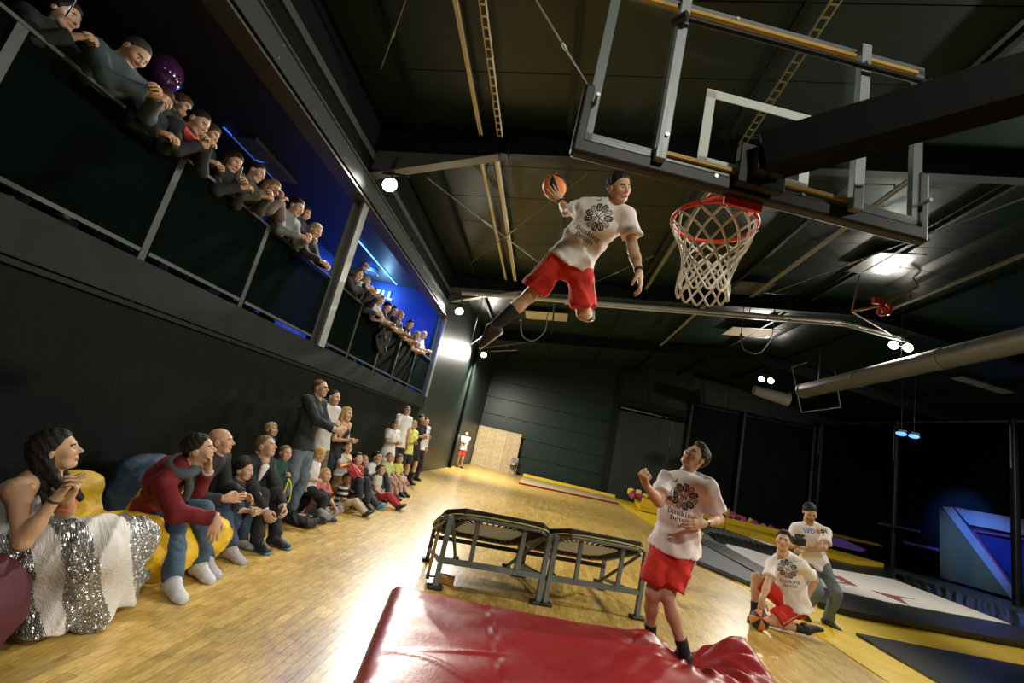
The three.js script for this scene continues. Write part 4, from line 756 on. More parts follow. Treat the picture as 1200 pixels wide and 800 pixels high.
rail(369, 271, -3.85, { label: 'grey-blonde smiling woman in black beside the steel column', kind: 'f', armL: [.04, -.36, .36], armR: [.1, -.34, .34], look: [.9, -.25, .15], hair: ['short', [.3, .24, .14]], mouth: true, top: { type: 'long', color: BLACK } });
rail(406, 301, -4.2, { label: 'person in dark coat holding a camera high behind the steel column', kind: 'm', armL: [.04, .0, .42], armR: [.02, -.02, .42], look: [.9, -.2, .3], hair: ['short', DARK], top: { type: 'long', color: BLACK } });
rail(419, 322, -3.9, { label: 'bald man in dark jacket and white shirt with a white camera', kind: 'm', arm: 'phone', look: [.85, -.3, .3], hair: ['none'], fringe: .2, top: { type: 'long', color: [.014, .018, .024], collar: WHITE, name: 'jacket' } });
rail(428, 331, -3.95, { label: 'pale-haired person holding a phone beside the bald man', kind: 'f', arm: 'phone', look: [.85, -.3, .3], hair: ['short', [.35, .3, .26]], top: { type: 'long', color: NAVY }, lod: 'far' });
rail(436, 343, -3.95, { label: 'man in navy jacket leaning on the rail below the glowing sign', kind: 'm', look: [.85, -.3, .35], hair: ['crop', BROWN], top: { type: 'long', color: [.012, .02, .05] }, lod: 'far' });
rail(445, 352, -3.9, { label: 'person in white sleeves stretching an arm over the rail', kind: 'f', armL: [.1, -.3, .4], look: [.85, -.3, .35], hair: ['short', [.2, .13, .08]], top: { type: 'long', color: [.5, .48, .5] }, lod: 'far' });
rail(453, 360, -3.95, { label: 'dark-haired woman in black with both hands at the rail', kind: 'f', look: [.85, -.3, .4], hair: ['medium', DARK], top: { type: 'long', color: BLACK }, lod: 'far' });
rail(461, 364, -4.1, { label: 'short dark-haired man behind the rail past the sign', kind: 'm', look: [.85, -.3, .4], hair: ['crop', DARK], top: { type: 'long', color: [.02, .03, .06] }, lod: 'far' });
rail(469, 369, -3.95, { label: 'large bald man in dark t-shirt leaning on the far rail', kind: 'm', w: 1.12, look: [.8, -.25, .45], hair: ['none'], top: { type: 'tee', color: [.02, .022, .025] }, lod: 'far' });
rail(480, 380, -3.95, { label: 'dark-haired man with bare forearms on the far rail', kind: 'm', look: [.8, -.25, .45], hair: ['short', DARK], top: { type: 'tee', color: BLACK }, lod: 'far' });
rail(488, 393, -3.95, { label: 'woman with light brown hair at the far end of the balcony', kind: 'f', look: [.8, -.25, .45], hair: ['long', [.25, .16, .07]], top: { type: 'tee', color: [.06, .05, .045] }, lod: 'far' });
rail(496, 393, -4.0, { label: 'blonde woman in white last before the balcony end post', kind: 'f', look: [.8, -.25, .45], hair: ['long', BLOND], top: { type: 'tee', color: [.55, .53, .5] }, lod: 'far' });

/* ------------------------------------------------------------------ balcony */
{
  const WB = -7.3, CEIL = 5.85, Z1 = -14.1;
  structure('balcony_floor', [box(XL - WB + .3, .2, ZB - Z1, (XL + WB) / 2 - .1, DECK - .1, (ZB + Z1) / 2)], M([.02, .022, .022], .7), 'dark floor of the balcony behind the railing', 'floor');
  structure('wall_balcony_near', [boxUV(box(.2, CEIL - DECK + .2, ZB + 9, WB - .1, (CEIL + DECK) / 2, (ZB - 9) / 2))], blackWall, 'dark back wall of the near half of the balcony', 'wall');
  structure('wall_balcony', [boxUV(box(.2, CEIL - DECK + .2, -9 - Z1 + .2, WB - .1, (CEIL + DECK) / 2, (-9 + Z1) / 2)), boxUV(box(XL - WB + .3, CEIL - DECK, .15, (XL + WB) / 2 - .1, (CEIL + DECK) / 2, Z1 - .1))], M([.035, .075, .34], .75, { bumpMap: wallBump, bumpScale: .001 }), 'back wall of the balcony with the blue light painted into its colour', 'wall');  // blue wash of the strip is in the wall colour, far half only
  structure('ceiling_balcony_near', [box(XL - WB + .3, .12, ZB + 8.5, (XL + WB) / 2 - .1, CEIL + .06, (ZB - 8.5) / 2)], M([.05, .052, .055], .5), 'low grey ceiling above the near half of the balcony', 'ceiling');
  structure('ceiling_balcony', [box(XL - WB + .3, .12, -8.5 - Z1, (XL + WB) / 2 - .1, CEIL + .06, (-8.5 + Z1) / 2)], M([.05, .052, .055], .5), 'low grey ceiling above the balcony', 'ceiling');
  // long beam over the opening
  const b = thing('balcony_beam', 'long dark steel beam with bolts over the balcony opening', 'beam', [XL, 0, 0]); b.userData.kind = 'structure';
  part('web', [box(.04, .36, ZB + 14.3, -.02, 5.24, (ZB - 14.3) / 2)], M([.05, .058, .055], .4, { metalness: .4 }), b);
  part('flange', [box(.3, .03, ZB + 14.3, .03, 5.04, (ZB - 14.3) / 2)], M([.11, .11, .085], .4, { metalness: .4 }), b);
  part('flange', [box(.3, .03, ZB + 14.3, .03, 5.43, (ZB - 14.3) / 2)], M([.09, .1, .1], .38, { metalness: .5 }), b);
  part('face_plate', [box(.03, .3, ZB + 14.3, .13, 5.29, (ZB - 14.3) / 2)], M([.085, .1, .1], .33, { metalness: .5 }), b);
  for (let z = -3.2; z > -14; z -= .9) for (const y of [5.2, 5.38]) part('bolt', [rod([.14, y, z], [.16, y, z], .014, 6)], galv, b);
  for (const [z, lb] of [[-7.02, 'grey steel column dividing the balcony railing'], [-14.0, 'grey steel post at the far end of the balcony']]) {
    const c = thing('steel_column', lb, 'column', [XL + .02, DECK - .02, z]); c.userData.kind = 'structure';
    part('flange', [box(.03, 2.6, .2, .09, 1.3, 0)], M([.26, .28, .26], .42, { metalness: .35 }), c); part('flange', [box(.03, 2.6, .2, -.09, 1.3, 0)], M([.2, .22, .2], .42, { metalness: .35 }), c); part('web', [box(.16, 2.6, .02, 0, 1.3, 0)], M([.2, .22, .2], .45, { metalness: .35 }), c); part('conduit', [rod([.06, 0, .07], [.06, 2.6, .07], .02, 8)], M([.3, .31, .3], .4), c);
  }
  // railing bays
  const posts = [-.85, -2.25, -3.66, -5.07, -6.85];
  const posts2 = [-7.2, ...[[404, 420], [436, 434], [457, 443], [476, 453]].map(([a, c]) => at(a, c, { x: XL })[2]), -13.82];
  const railM = M([.018, .026, .024], .5, { metalness: .1 }), mesh = new THREE.MeshPhysicalMaterial({ color: lin(.0022, .0048, .0042), roughness: .9, transparent: true, opacity: .9, specularIntensity: .04 });
  const names = ['railing with dark screens along the near half of the balcony', 'railing with dark screens along the far half of the balcony'];
  [posts, posts2].forEach((ps, q) => {
    const r = thing('balcony_railing', names[q], 'railing', [XL, DECK, ps[0]]);
    const z0 = ps[0] + (q ? 0 : 2.2), z1 = ps[ps.length - 1], o = ps[0];
    part('top_rail', [box(.06, .035, z0 - z1, 0, 1.1, (z0 + z1) / 2 - o, .008)], q ? M([.16, .17, .17], .35, { metalness: .5 }) : railM, r);
    for (const z of ps) part('post', [box(.05, 1.1, .07, .0, .55, z - o)], railM, r);
    for (let i = 0; i < ps.length - 1; i++) {
      const a = ps[i] - .05, e = ps[i + 1] + .05;
      part('bottom_rail', [box(.045, .035, a - e, .01, .09, (a + e) / 2 - o)], M([.03, .042, .038], .5, { metalness: .1 }), r);
      part('screen', [box(.008, .96, a - e, -.01, .59, (a + e) / 2 - o)], mesh, r);
    }
  });
  // blue light: strip along the ceiling edge and the sign
  const stripM = new THREE.MeshStandardMaterial({ color: 0x0a1e50, emissive: lin(.1, .35, 1), emissiveIntensity: 5 });
  const s = thing('led_strip', 'thin bright blue light strip along the balcony ceiling edge', 'light', [-5.78, 5.82, -12.3]);
  part('diffuser', [box(.03, .02, 3.4, 0, 0, 0)], stripM, s); part('channel', [box(.05, .03, 3.4, -.01, .025, 0)], steelBlack, s);
  const bl = new THREE.RectAreaLight(lin(.03, .16, 1), 420, .05, 3.4); bl.position.set(-5.78, 5.79, -12.3); bl.lookAt(-5.9, 4.2, -12.4); scene.add(bl); bl.name = 'led_strip_light';
  const s2 = thing('led_strip', 'blue light strip deep inside the near half of the balcony', 'light', [-6.6, 5.82, -7.4]);
  part('diffuser', [box(.03, .02, 1.6, 0, 0, 0)], new THREE.MeshStandardMaterial({ color: 0x0a1e50, emissive: lin(.06, .2, 1), emissiveIntensity: .8 }), s2); part('channel', [box(.05, .03, 1.6, -.01, .025, 0)], steelBlack, s2);
  const bl2 = new THREE.RectAreaLight(lin(.05, .2, 1), 14, .05, 1.6); bl2.position.set(-6.6, 5.79, -7.4); bl2.lookAt(-6.8, 4.4, -7.4); scene.add(bl2); bl2.name = 'led_strip_light_near';
  // slatted blind under the near strip
  const bd = thing('slatted_grille', 'blue lit slatted grille under the balcony ceiling', 'grille', [-6.25, 5.77, -7.4]);
  for (let i = 0; i < 16; i++) part('slat', [box(.42, .05, .02, 0, 0, .62 - i * .085)], M([.45, .48, .55], .5), bd);
  part('frame', [box(.03, .06, 1.4, -.22, 0, 0)], M([.3, .32, .36], .5), bd); part('frame', [box(.03, .06, 1.4, .22, 0, 0)], M([.3, .32, .36], .5), bd);
  const sp = thing('ceiling_downlight', 'round blue lit ceiling fitting left of the glowing sign', 'fitting', [-6.27, 5.79, -13.0]); part('housing', [new THREE.CylinderGeometry(.24, .2, .1, 24)], M([.3, .4, .6], .4), sp); part('ring', [new THREE.TorusGeometry(.2, .025, 8, 28).rotateX(Math.PI / 2).translate(0, -.05, 0)], M([.5, .55, .65], .3), sp);  // round downlight, built without a light of its own
  const font = await new FontLoader().loadAsync('fonts/droid/droid_sans_bold.typeface.json');
  const sg = thing('neon_sign', 'glowing pale blue letters on the balcony wall', 'sign', [-6.9, 5.28, -14.0], .08);
  let X = 0; for (const ch of 'CHILL') { const g = new TextGeometry(ch, { font, size: .27, depth: .04, curveSegments: 6 }); g.computeBoundingBox(); const l = part('letter', g, new THREE.MeshStandardMaterial({ color: 0x8fb8e8, emissive: lin(.35, .75, 1), emissiveIntensity: 2.2 }), sg); l.position.x = X - 0; X += (g.boundingBox.max.x - g.boundingBox.min.x) + .05; }
  const sl = new THREE.PointLight(lin(.3, .65, 1), 3, 0, 2); sl.position.set(-6.1, 5.4, -13.7); scene.add(sl); sl.name = 'sign_light';
  // balloons tied behind the bearded man
  const bn = thing('balloon', 'dark purple balloon behind the bearded man on the balcony', 'balloon', at(192, 86, { x: -4.5 })); part('skin', [new THREE.SphereGeometry(.17, 28, 20).scale(1, 1.12, 1)], M([.045, .012, .06], .12, { clearcoat: 1 }), bn); part('knot', [new THREE.ConeGeometry(.02, .04, 8).translate(0, -.205, 0)], M([.045, .012, .06], .3), bn);
  const bn2 = thing('balloon', 'dark purple balloon below the hand of the bearded man', 'balloon', at(169, 112, { x: -4.25 })); part('skin', [new THREE.SphereGeometry(.1, 24, 16).scale(1, 1.12, 1)], M([.06, .012, .05], .12, { clearcoat: 1 }), bn2); part('knot', [new THREE.ConeGeometry(.016, .03, 8).translate(0, -.125, 0)], M([.06, .012, .05], .3), bn2);
  // phones
  const phone = (px, py, x, lb, c, glow) => { const t = thing('phone', lb, 'phone', at(px, py, { x }), -.5); t.rotation.z = .25; part('phone_body', [box(.075, .15, .009, 0, 0, 0, .004)], M(c, .3), t); if (glow) { part('screen', [box(.066, .13, .002, 0, 0, -.006)], new THREE.MeshStandardMaterial({ color: 0x111111, emissive: lin(.8, .8, .9), emissiveIntensity: .5 }), t); const l = new THREE.PointLight(lin(.9, .9, 1), .012, 0, 2); l.position.set(...add(at(px, py, { x }), [-.03, 0, .02])); scene.add(l); l.name = 'phone_glow'; } else part('lens', [rod([.02, .055, .005], [.02, .055, .008], .008, 10)], M([.01, .01, .01], .2), t); };
  phone(281, 203, -3.78, 'white phone held up by the dark-haired person at the rail', [.6, .6, .6]);
  phone(83, 8, -4.0, 'glowing phone raised at the dark end of the balcony', [.02, .02, .02], true);
  { const p = at(424, 334, { x: -3.72 }), t = thing('photo_camera', 'white and black camera in the hands of the bald man on the balcony', 'camera', p, 1.2); part('camera_body', [box(.14, .1, .07, 0, 0, 0, .012)], M([.6, .6, .6], .4), t); part('lens', [rod([0, 0, .03], [0, 0, .13], .04, 14)], M([.015, .015, .015], .3), t); part('strap', [tube([[-.07, .03, 0], [-.1, -.15, .02], [-.02, -.3, .03], [.08, -.16, .02], [.07, .03, 0]], .008, 24, 5)], M([.1, .1, .1], .8), t); }
  // the jacket hung over the far rail
  const jz = at(450, 388, { x: XL + .06 });
  const jk = netMesh([[ecap([jz[0], 3.55, jz[2]], [jz[0] + .02, 2.95, jz[2] + .02], [0, 0, 1], [1, 0, 0], .3, .06, .2, .05), 0], [capsule([jz[0] + .03, 3.5, jz[2] + .2], [jz[0] + .05, 3.0, jz[2] + .12], .07, .05), .04], [capsule([jz[0] + .03, 3.5, jz[2] - .2], [jz[0] + .05, 2.9, jz[2] - .16], .07, .05), .04], [(x, y, z) => .02 * wob(x * 1.5, y, z * 1.5), 0, 'warp']], .02);
  tag(part('jacket', jk.translate(-jz[0], -jz[1], -jz[2]), clothM([.014, .016, .014])), 'dark jacket hung over the far balcony rail', 'jacket').position.set(...jz);
}

/* ------------------------------------------------------------------ floodlights */
floodList.forEach(({ pos, aim, power, label, twin, angle }) => {
  const t = thing('floodlight', label, 'floodlight', pos); const d = norm(sub(aim, pos));
  const heads = twin ? [[-.2, 0, 0], [.2, .0, 0]] : [[0, 0, 0]];
  part('bracket', [rod([-.3, .22, 0], [.3, .22, 0], .02, 8), rod([0, .22, 0], [0, .55, 0], .018, 8)], steelDark, t);
  if (pos[0] < -3) part('wall_arm', [bar([XL - pos[0], .22, 0], [0, .22, 0], .03, .05)], steelDark, t); else part('drop_rod', [rod([0, .5, 0], [0, roofY(pos[0]) - pos[1] - .04, 0], .016, 6)], steelDark, t);
  for (const h of heads) {
    const q = new THREE.Quaternion().setFromUnitVectors(new THREE.Vector3(0, 0, 1), V(d));
    const hd = part('lamp_head', [new THREE.LatheGeometry([[0, -.2], [.05, -.2], [.075, -.12], [.13, 0], [.14, .01], [.13, .012], [.125, .0], [.02, -.09]].map((p) => new THREE.Vector2(...p)), 24).rotateX(Math.PI / 2).applyQuaternion(q).translate(...h), rod(h, add(h, [0, .22, 0]), .014, 6)], steelDark, t);
    part('lens', [new THREE.CircleGeometry(.13, 24).translate(0, 0, .004).applyQuaternion(q).translate(...h)], new THREE.MeshStandardMaterial({ color: 0xffffff, emissive: lin(1, .95, .84), emissiveIntensity: 30 }), hd);
    const l = new THREE.SpotLight(lin(1, .935, .81), power / heads.length * .3, 0, angle, .7, 2); l.position.set(...mad(add(pos, h), d, .03)); l.target.position.set(...aim); l.shadow.radius = 5; l.name = 'floodlight_beam'; scene.add(l, l.target);
  }
});

/* ------------------------------------------------------------------ roof fittings */
{
  const rp = (px, py, drop = .12) => { let y = 7; for (let i = 0; i < 12; i++) { const p = at(px, py, { y }); y = roofY(p[0]) - drop; } return at(px, py, { y }); };
  // cable trays and tube lights running along the hall
  const run = (x, z0, z1, name, label, cat, mat, w, h, drop, ladder) => {
    const y = roofY(x) - drop, t = thing(name, label, cat, [x, y, z0]); part('rail', [box(w * .14, h, z0 - z1, -w / 2, 0, (z1 - z0) / 2)], mat, t); part('rail', [box(w * .14, h, z0 - z1, w / 2, 0, (z1 - z0) / 2)], mat, t);
    if (ladder) for (let z = -.1; z > z1 - z0; z -= .16) part('rung', [box(w, h * .3, .03, 0, -h * .2, z)], mat, t); else part('tray', [box(w, h * .3, z0 - z1, 0, 0, (z1 - z0) / 2)], mat, t);
    for (let z = -.8; z > z1 - z0; z -= 2.4) part('hanger', [rod([w * .7, 0, z], [w * .7, drop, z], .012, 6)], steelDark, t);
  };
  run(-2.12, -3.2, -6.85, 'light_channel', 'pale light channel on the roof beside the near ladder tray', 'channel', cream, .05, .06, .2, false);
  run(-1.78, -3.2, -6.85, 'cable_tray', 'pale ladder cable tray over the left half of the near bay', 'cable tray', cream, .08, .05, .22, true);
  run(-2.2, -7.15, -13.8, 'light_channel', 'pale light channel in the second roof bay', 'channel', cream, .05, .06, .2, false);
  run(-1.9, -7.15, -13.8, 'cable_tray', 'pale cable tray with brackets in the second roof bay', 'cable tray', cream, .07, .06, .22, false);
  run(2.25, -2.5, -6.8, 'cable_tray', 'ladder cable tray seen through the backboard glass', 'cable tray', M([.3, .3, .2], .6), .1, .05, .2, true);
  run(2.2, -7.2, -13.8, 'cable_tray', 'plain cable tray behind the basketball net', 'cable tray', M([.2, .21, .17], .6), .08, .06, .2, false);
  run(5.4, -7.2, -13.8, 'cable_tray', 'cable tray with a junction box right of the net', 'cable tray', M([.25, .26, .23], .5), .08, .06, .2, false);
  run(9.2, -7.2, -13.8, 'cable_tray', 'far right cable tray under the roof ridge', 'cable tray', M([.2, .2, .18], .5), .08, .06, .25, false);
  run(4.4, -14.2, -20.8, 'cable_tray', 'cable tray in the third roof bay', 'cable tray', M([.2, .21, .17], .6), .08, .06, .2, false);
  // purlins
  for (let i = 0; i < 9; i++) { const x = -3.2 + i * 2.6; const p = thing('purlin', 'thin dark roof purlin running along the hall', 'purlin', [x, roofY(x) - .06, -10], 0, 'roof purlins'); p.userData.kind = 'structure'; part('web', [box(.02, .14, 34, 0, -.02, -1)], steelBlack, p); part('flange', [box(.08, .015, 34, 0, -.09, -1)], steelBlack, p); }
  // wind bracing rods
  const brace = (a, b, lb) => { const p = rp(a[0], a[1], .3), q = rp(b[0], b[1], .3); const t = thing('brace_rod', lb, 'rod', p); part('rod', [rod([0, 0, 0], sub(q, p), .014, 6)], M([.13, .15, .14], .4, { metalness: .5 }), t); part('turnbuckle', [rod(mul(sub(q, p), .42), mul(sub(q, p), .5), .026, 8)], M([.22, .24, .22], .4, { metalness: .5 }), t); };
  brace([500, 208, { z: -7.3 }], [632, 308, { z: -13.6 }], 'long bracing rod crossing the pale channels of the second bay');
  brace([552, 308, { z: -13.6 }], [688, 203, { z: -7.6 }], 'bracing rod behind the ball of the flying player');
  brace([628, 0, { z: -4.0 }], [692, 105, { z: -5.8 }], 'bracing rod left of the backboard');
  brace([475, 0, { z: -4.6 }], [446, 80, { z: -6.4 }], 'thin rod in the dark near roof bay');
  brace([690, 334, { z: -13.8 }], [765, 300, { z: -10.2 }], 'pale rod behind the waist of the flying player');
  brace([900, 345, { z: -12 }], [1200, 232, { z: -7.6 }], 'long thin rod right of the net');
  // skylight panels
  const sky = (px, lb, mat) => { const p = px.map(([a, b]) => rp(a, b, .14)); const c = mix(p[0], p[2], .5); const t = thing('ceiling_panel', lb, 'panel', c); const sl = Math.atan(.122) * (c[0] > 8.5 ? -1 : 1); const w = len(sub(p[1], p[0])), d = Math.min(Math.abs(p[2][2] - p[1][2]), 2.2); const g = box(w, .03, d).rotateZ(sl); part('panel_sheet', g, mat, t); part('frame', [box(w + .06, .04, .04, 0, 0, d / 2), box(w + .06, .04, .04, 0, 0, -d / 2), box(.04, .04, d, w / 2, 0, 0), box(.04, .04, d, -w / 2, 0, 0)].map((q) => q.rotateZ(sl)), steelDark, t); };
  sky([[615, 365], [665, 365], [665, 375]], 'cream ceiling panel behind the knee of the flying player', M([.45, .36, .2], .7));
  sky([[853, 385], [915, 383], [905, 393]], 'cream ceiling panel over the pipe truss', M([.45, .36, .2], .7));
  sky([[1110, 447], [1180, 443], [1195, 455]], 'grey ceiling panel right of the duct', M([.2, .22, .23], .7));
  sky([[1010, 305], [1060, 285], [1060, 312]], 'grey glossy ceiling panel below the right end of the backboard', M([.09, .1, .1], .3));
  sky([[860, 335], [905, 324], [895, 340]], 'grey glossy ceiling panel right of the net', M([.08, .09, .085], .3));
  // round pipe truss
  const tr = thing('pipe_truss', 'long pale round pipe truss below the second roof frame', 'truss', [0, 0, -13.8]); tr.userData.kind = undefined;
  const T = (x, o = 0) => [x, 6.34 + .12 * x + o, 0];
  const tm = M([.5, .52, .5], .4, { metalness: .2 });
  part('chord', [rod(T(-3.5, -.02), T(8, -.02), .065, 14)], tm, tr);
  part('chord', [rod([-.2, 6.34 - .2, .22], [8.0, 6.34 + .96 - .2, .22], .035, 10)], tm, tr);
  part('chord', [rod(T(8, -.02), [9.8, 7.1, .0], .055, 12)], tm, tr); part('chord', [rod([8, 7.1, .22], [9.8, 6.95, .22], .035, 10)], tm, tr);
  for (let x = .2; x < 9.6; x += .62) { const y = x < 8 ? 6.34 + .12 * x : 7.3 - (x - 8) * .12; part('strut', [rod([x, y - .02, 0], [x + .2, y - .17, .22], .016, 6)], tm, tr); }
  for (const x of [-3, 1.2, 5.4, 9]) part('hanger', [rod([x, roofY(x) - .5, 0], [x, x < 8 ? 6.34 + .12 * x : 7.15, 0], .014, 6)], steelDark, tr);
  // thick air duct
  const du = thing('air_duct', 'long round grey air duct along the right half of the roof', 'duct', [9.5, 6.05, -18.4]);
  part('pipe', [new THREE.CylinderGeometry(.27, .27, 16, 28).rotateX(Math.PI / 2).translate(0, 0, 8)], M([.15, .155, .13], .5, { metalness: .3 }), du); for (const z of [0, 3.2, 6.4, 9.6]) part('collar', [new THREE.CylinderGeometry(.285, .285, .06, 28).rotateX(Math.PI / 2).translate(0, 0, z + .05)], M([.2, .2, .18], .45, { metalness: .3 }), du); for (const z of [1, 5, 9]) part('hanger', [rod([0, .25, z], [0, 2, z], .012, 6)], steelDark, du);
  const du2 = thing('air_duct', 'short pale duct stub beside the twin floodlight', 'duct', [10.2, 6.55, -22.5]); part('pipe', [new THREE.CylinderGeometry(.22, .3, 1.6, 24).rotateZ(Math.PI / 2 - .1).translate(0, 0, 0)], M([.3, .3, .26], .5), du2); part('collar', [new THREE.TorusGeometry(.23, .03, 8, 24).rotateY(Math.PI / 2).translate(.78, .07, 0)], M([.3, .3, .26], .5), du2); part('hanger', [rod([0, .2, 0], [0, roofY(10.2) - 6.55, 0], .015, 6)], steelDark, du2);
  // hanging rectangle frame of thin pipe
  const hz = -20.5, hp = [[928, 430], [975, 415], [985, 477], [939, 483]].map(([a, b]) => at(a, b, { z: hz }));
  const hf = thing('hanging_frame', 'thin pipe frame hanging from the roof right of the far floodlight', 'frame', hp[0]);
  hp.forEach((p, i) => part('pipe', [rod(sub(p, hp[0]), sub(hp[(i + 1) % 4], hp[0]), .025, 8)], M([.25, .27, .27], .4, { metalness: .4 }), hf));
  // straps with the red ratchet between truss and backboard
  const sa = at(998, 365, { z: -12 }), sb = at(1076, 335, { z: -12 }), sm = at(1035, 357, { z: -12 });
  const st = thing('ratchet_strap', 'orange strap with a red ratchet buckle hanging under the roof', 'strap', sm);
  part('webbing', [bar(sub(sa, sm), [0, 0, 0], .02, .06), bar([0, 0, 0], sub(sb, sm), .02, .06)], M([.5, .27, .05], .8), st);
  part('buckle', [new THREE.TorusGeometry(.14, .05, 8, 20).rotateY(.4).translate(.08, -.08, 0), box(.3, .18, .12, -.12, .08, 0, .03)], M([.5, .045, .02], .5), st); part('buckle', [new THREE.TorusGeometry(.1, .04, 8, 20).rotateX(.5).translate(-.05, -.2, .05)], M([.4, .04, .02], .5), st);
  part('cable', [rod(sub(sa, sm), sub(at(1014, 290, { z: -12 }), sm), .02, 6), rod(sub(sb, sm), sub(at(1044, 285, { z: -12 }), sm), .02, 6), rod(sub(sa, sm), sub(at(1050, 395, { z: -13.6 }), sm), .02, 6)], M([.25, .12, .1], .6), st);
  // wiring loops under the second frame
  const lp = (pts, lb) => { const p = pts.map(([a, b]) => at(a, b, { z: -13.9 })); const t = thing('cable', lb, 'cable', p[0]); part('wire', [tube(p.map((q) => sub(q, p[0])), .022, 30, 6)], M([.1, .11, .1], .5), t); part('clip', [box(.08, .05, .05, 0, .02, 0)], M([.3, .3, .3], .5), t); for (const q of [p[0], p[p.length - 1]]) { const d = sub(q, p[0]); part('drop_wire', [rod(d, [d[0], roofY(q[0]) - p[0][1], d[2]], .012, 5)], steelBlack, t); } };
  lp([[610, 376], [613, 394], [625, 399], [638, 388], [641, 372]], 'loose cable loop below the pipe truss');
  lp([[868, 393], [873, 410], [890, 413], [900, 402], [905, 393]], 'loose cable loop below the right cream panel');
  lp([[552, 404], [566, 394], [580, 385], [604, 365]], 'pale hose hanging from the truss towards the far lamp');
  // lamp arm on the far wall
  tag(part('wall_bracket', [rod([0, 0, 0], sub(at(606, 410, { z: -21 }), at(560, 412, { z: -21 })), .03, 6)], M([.22, .24, .23], .4)), 'thin bracket arm beside the far wall floodlight', 'bracket').position.set(...at(560, 412, { z: -21 }));
}

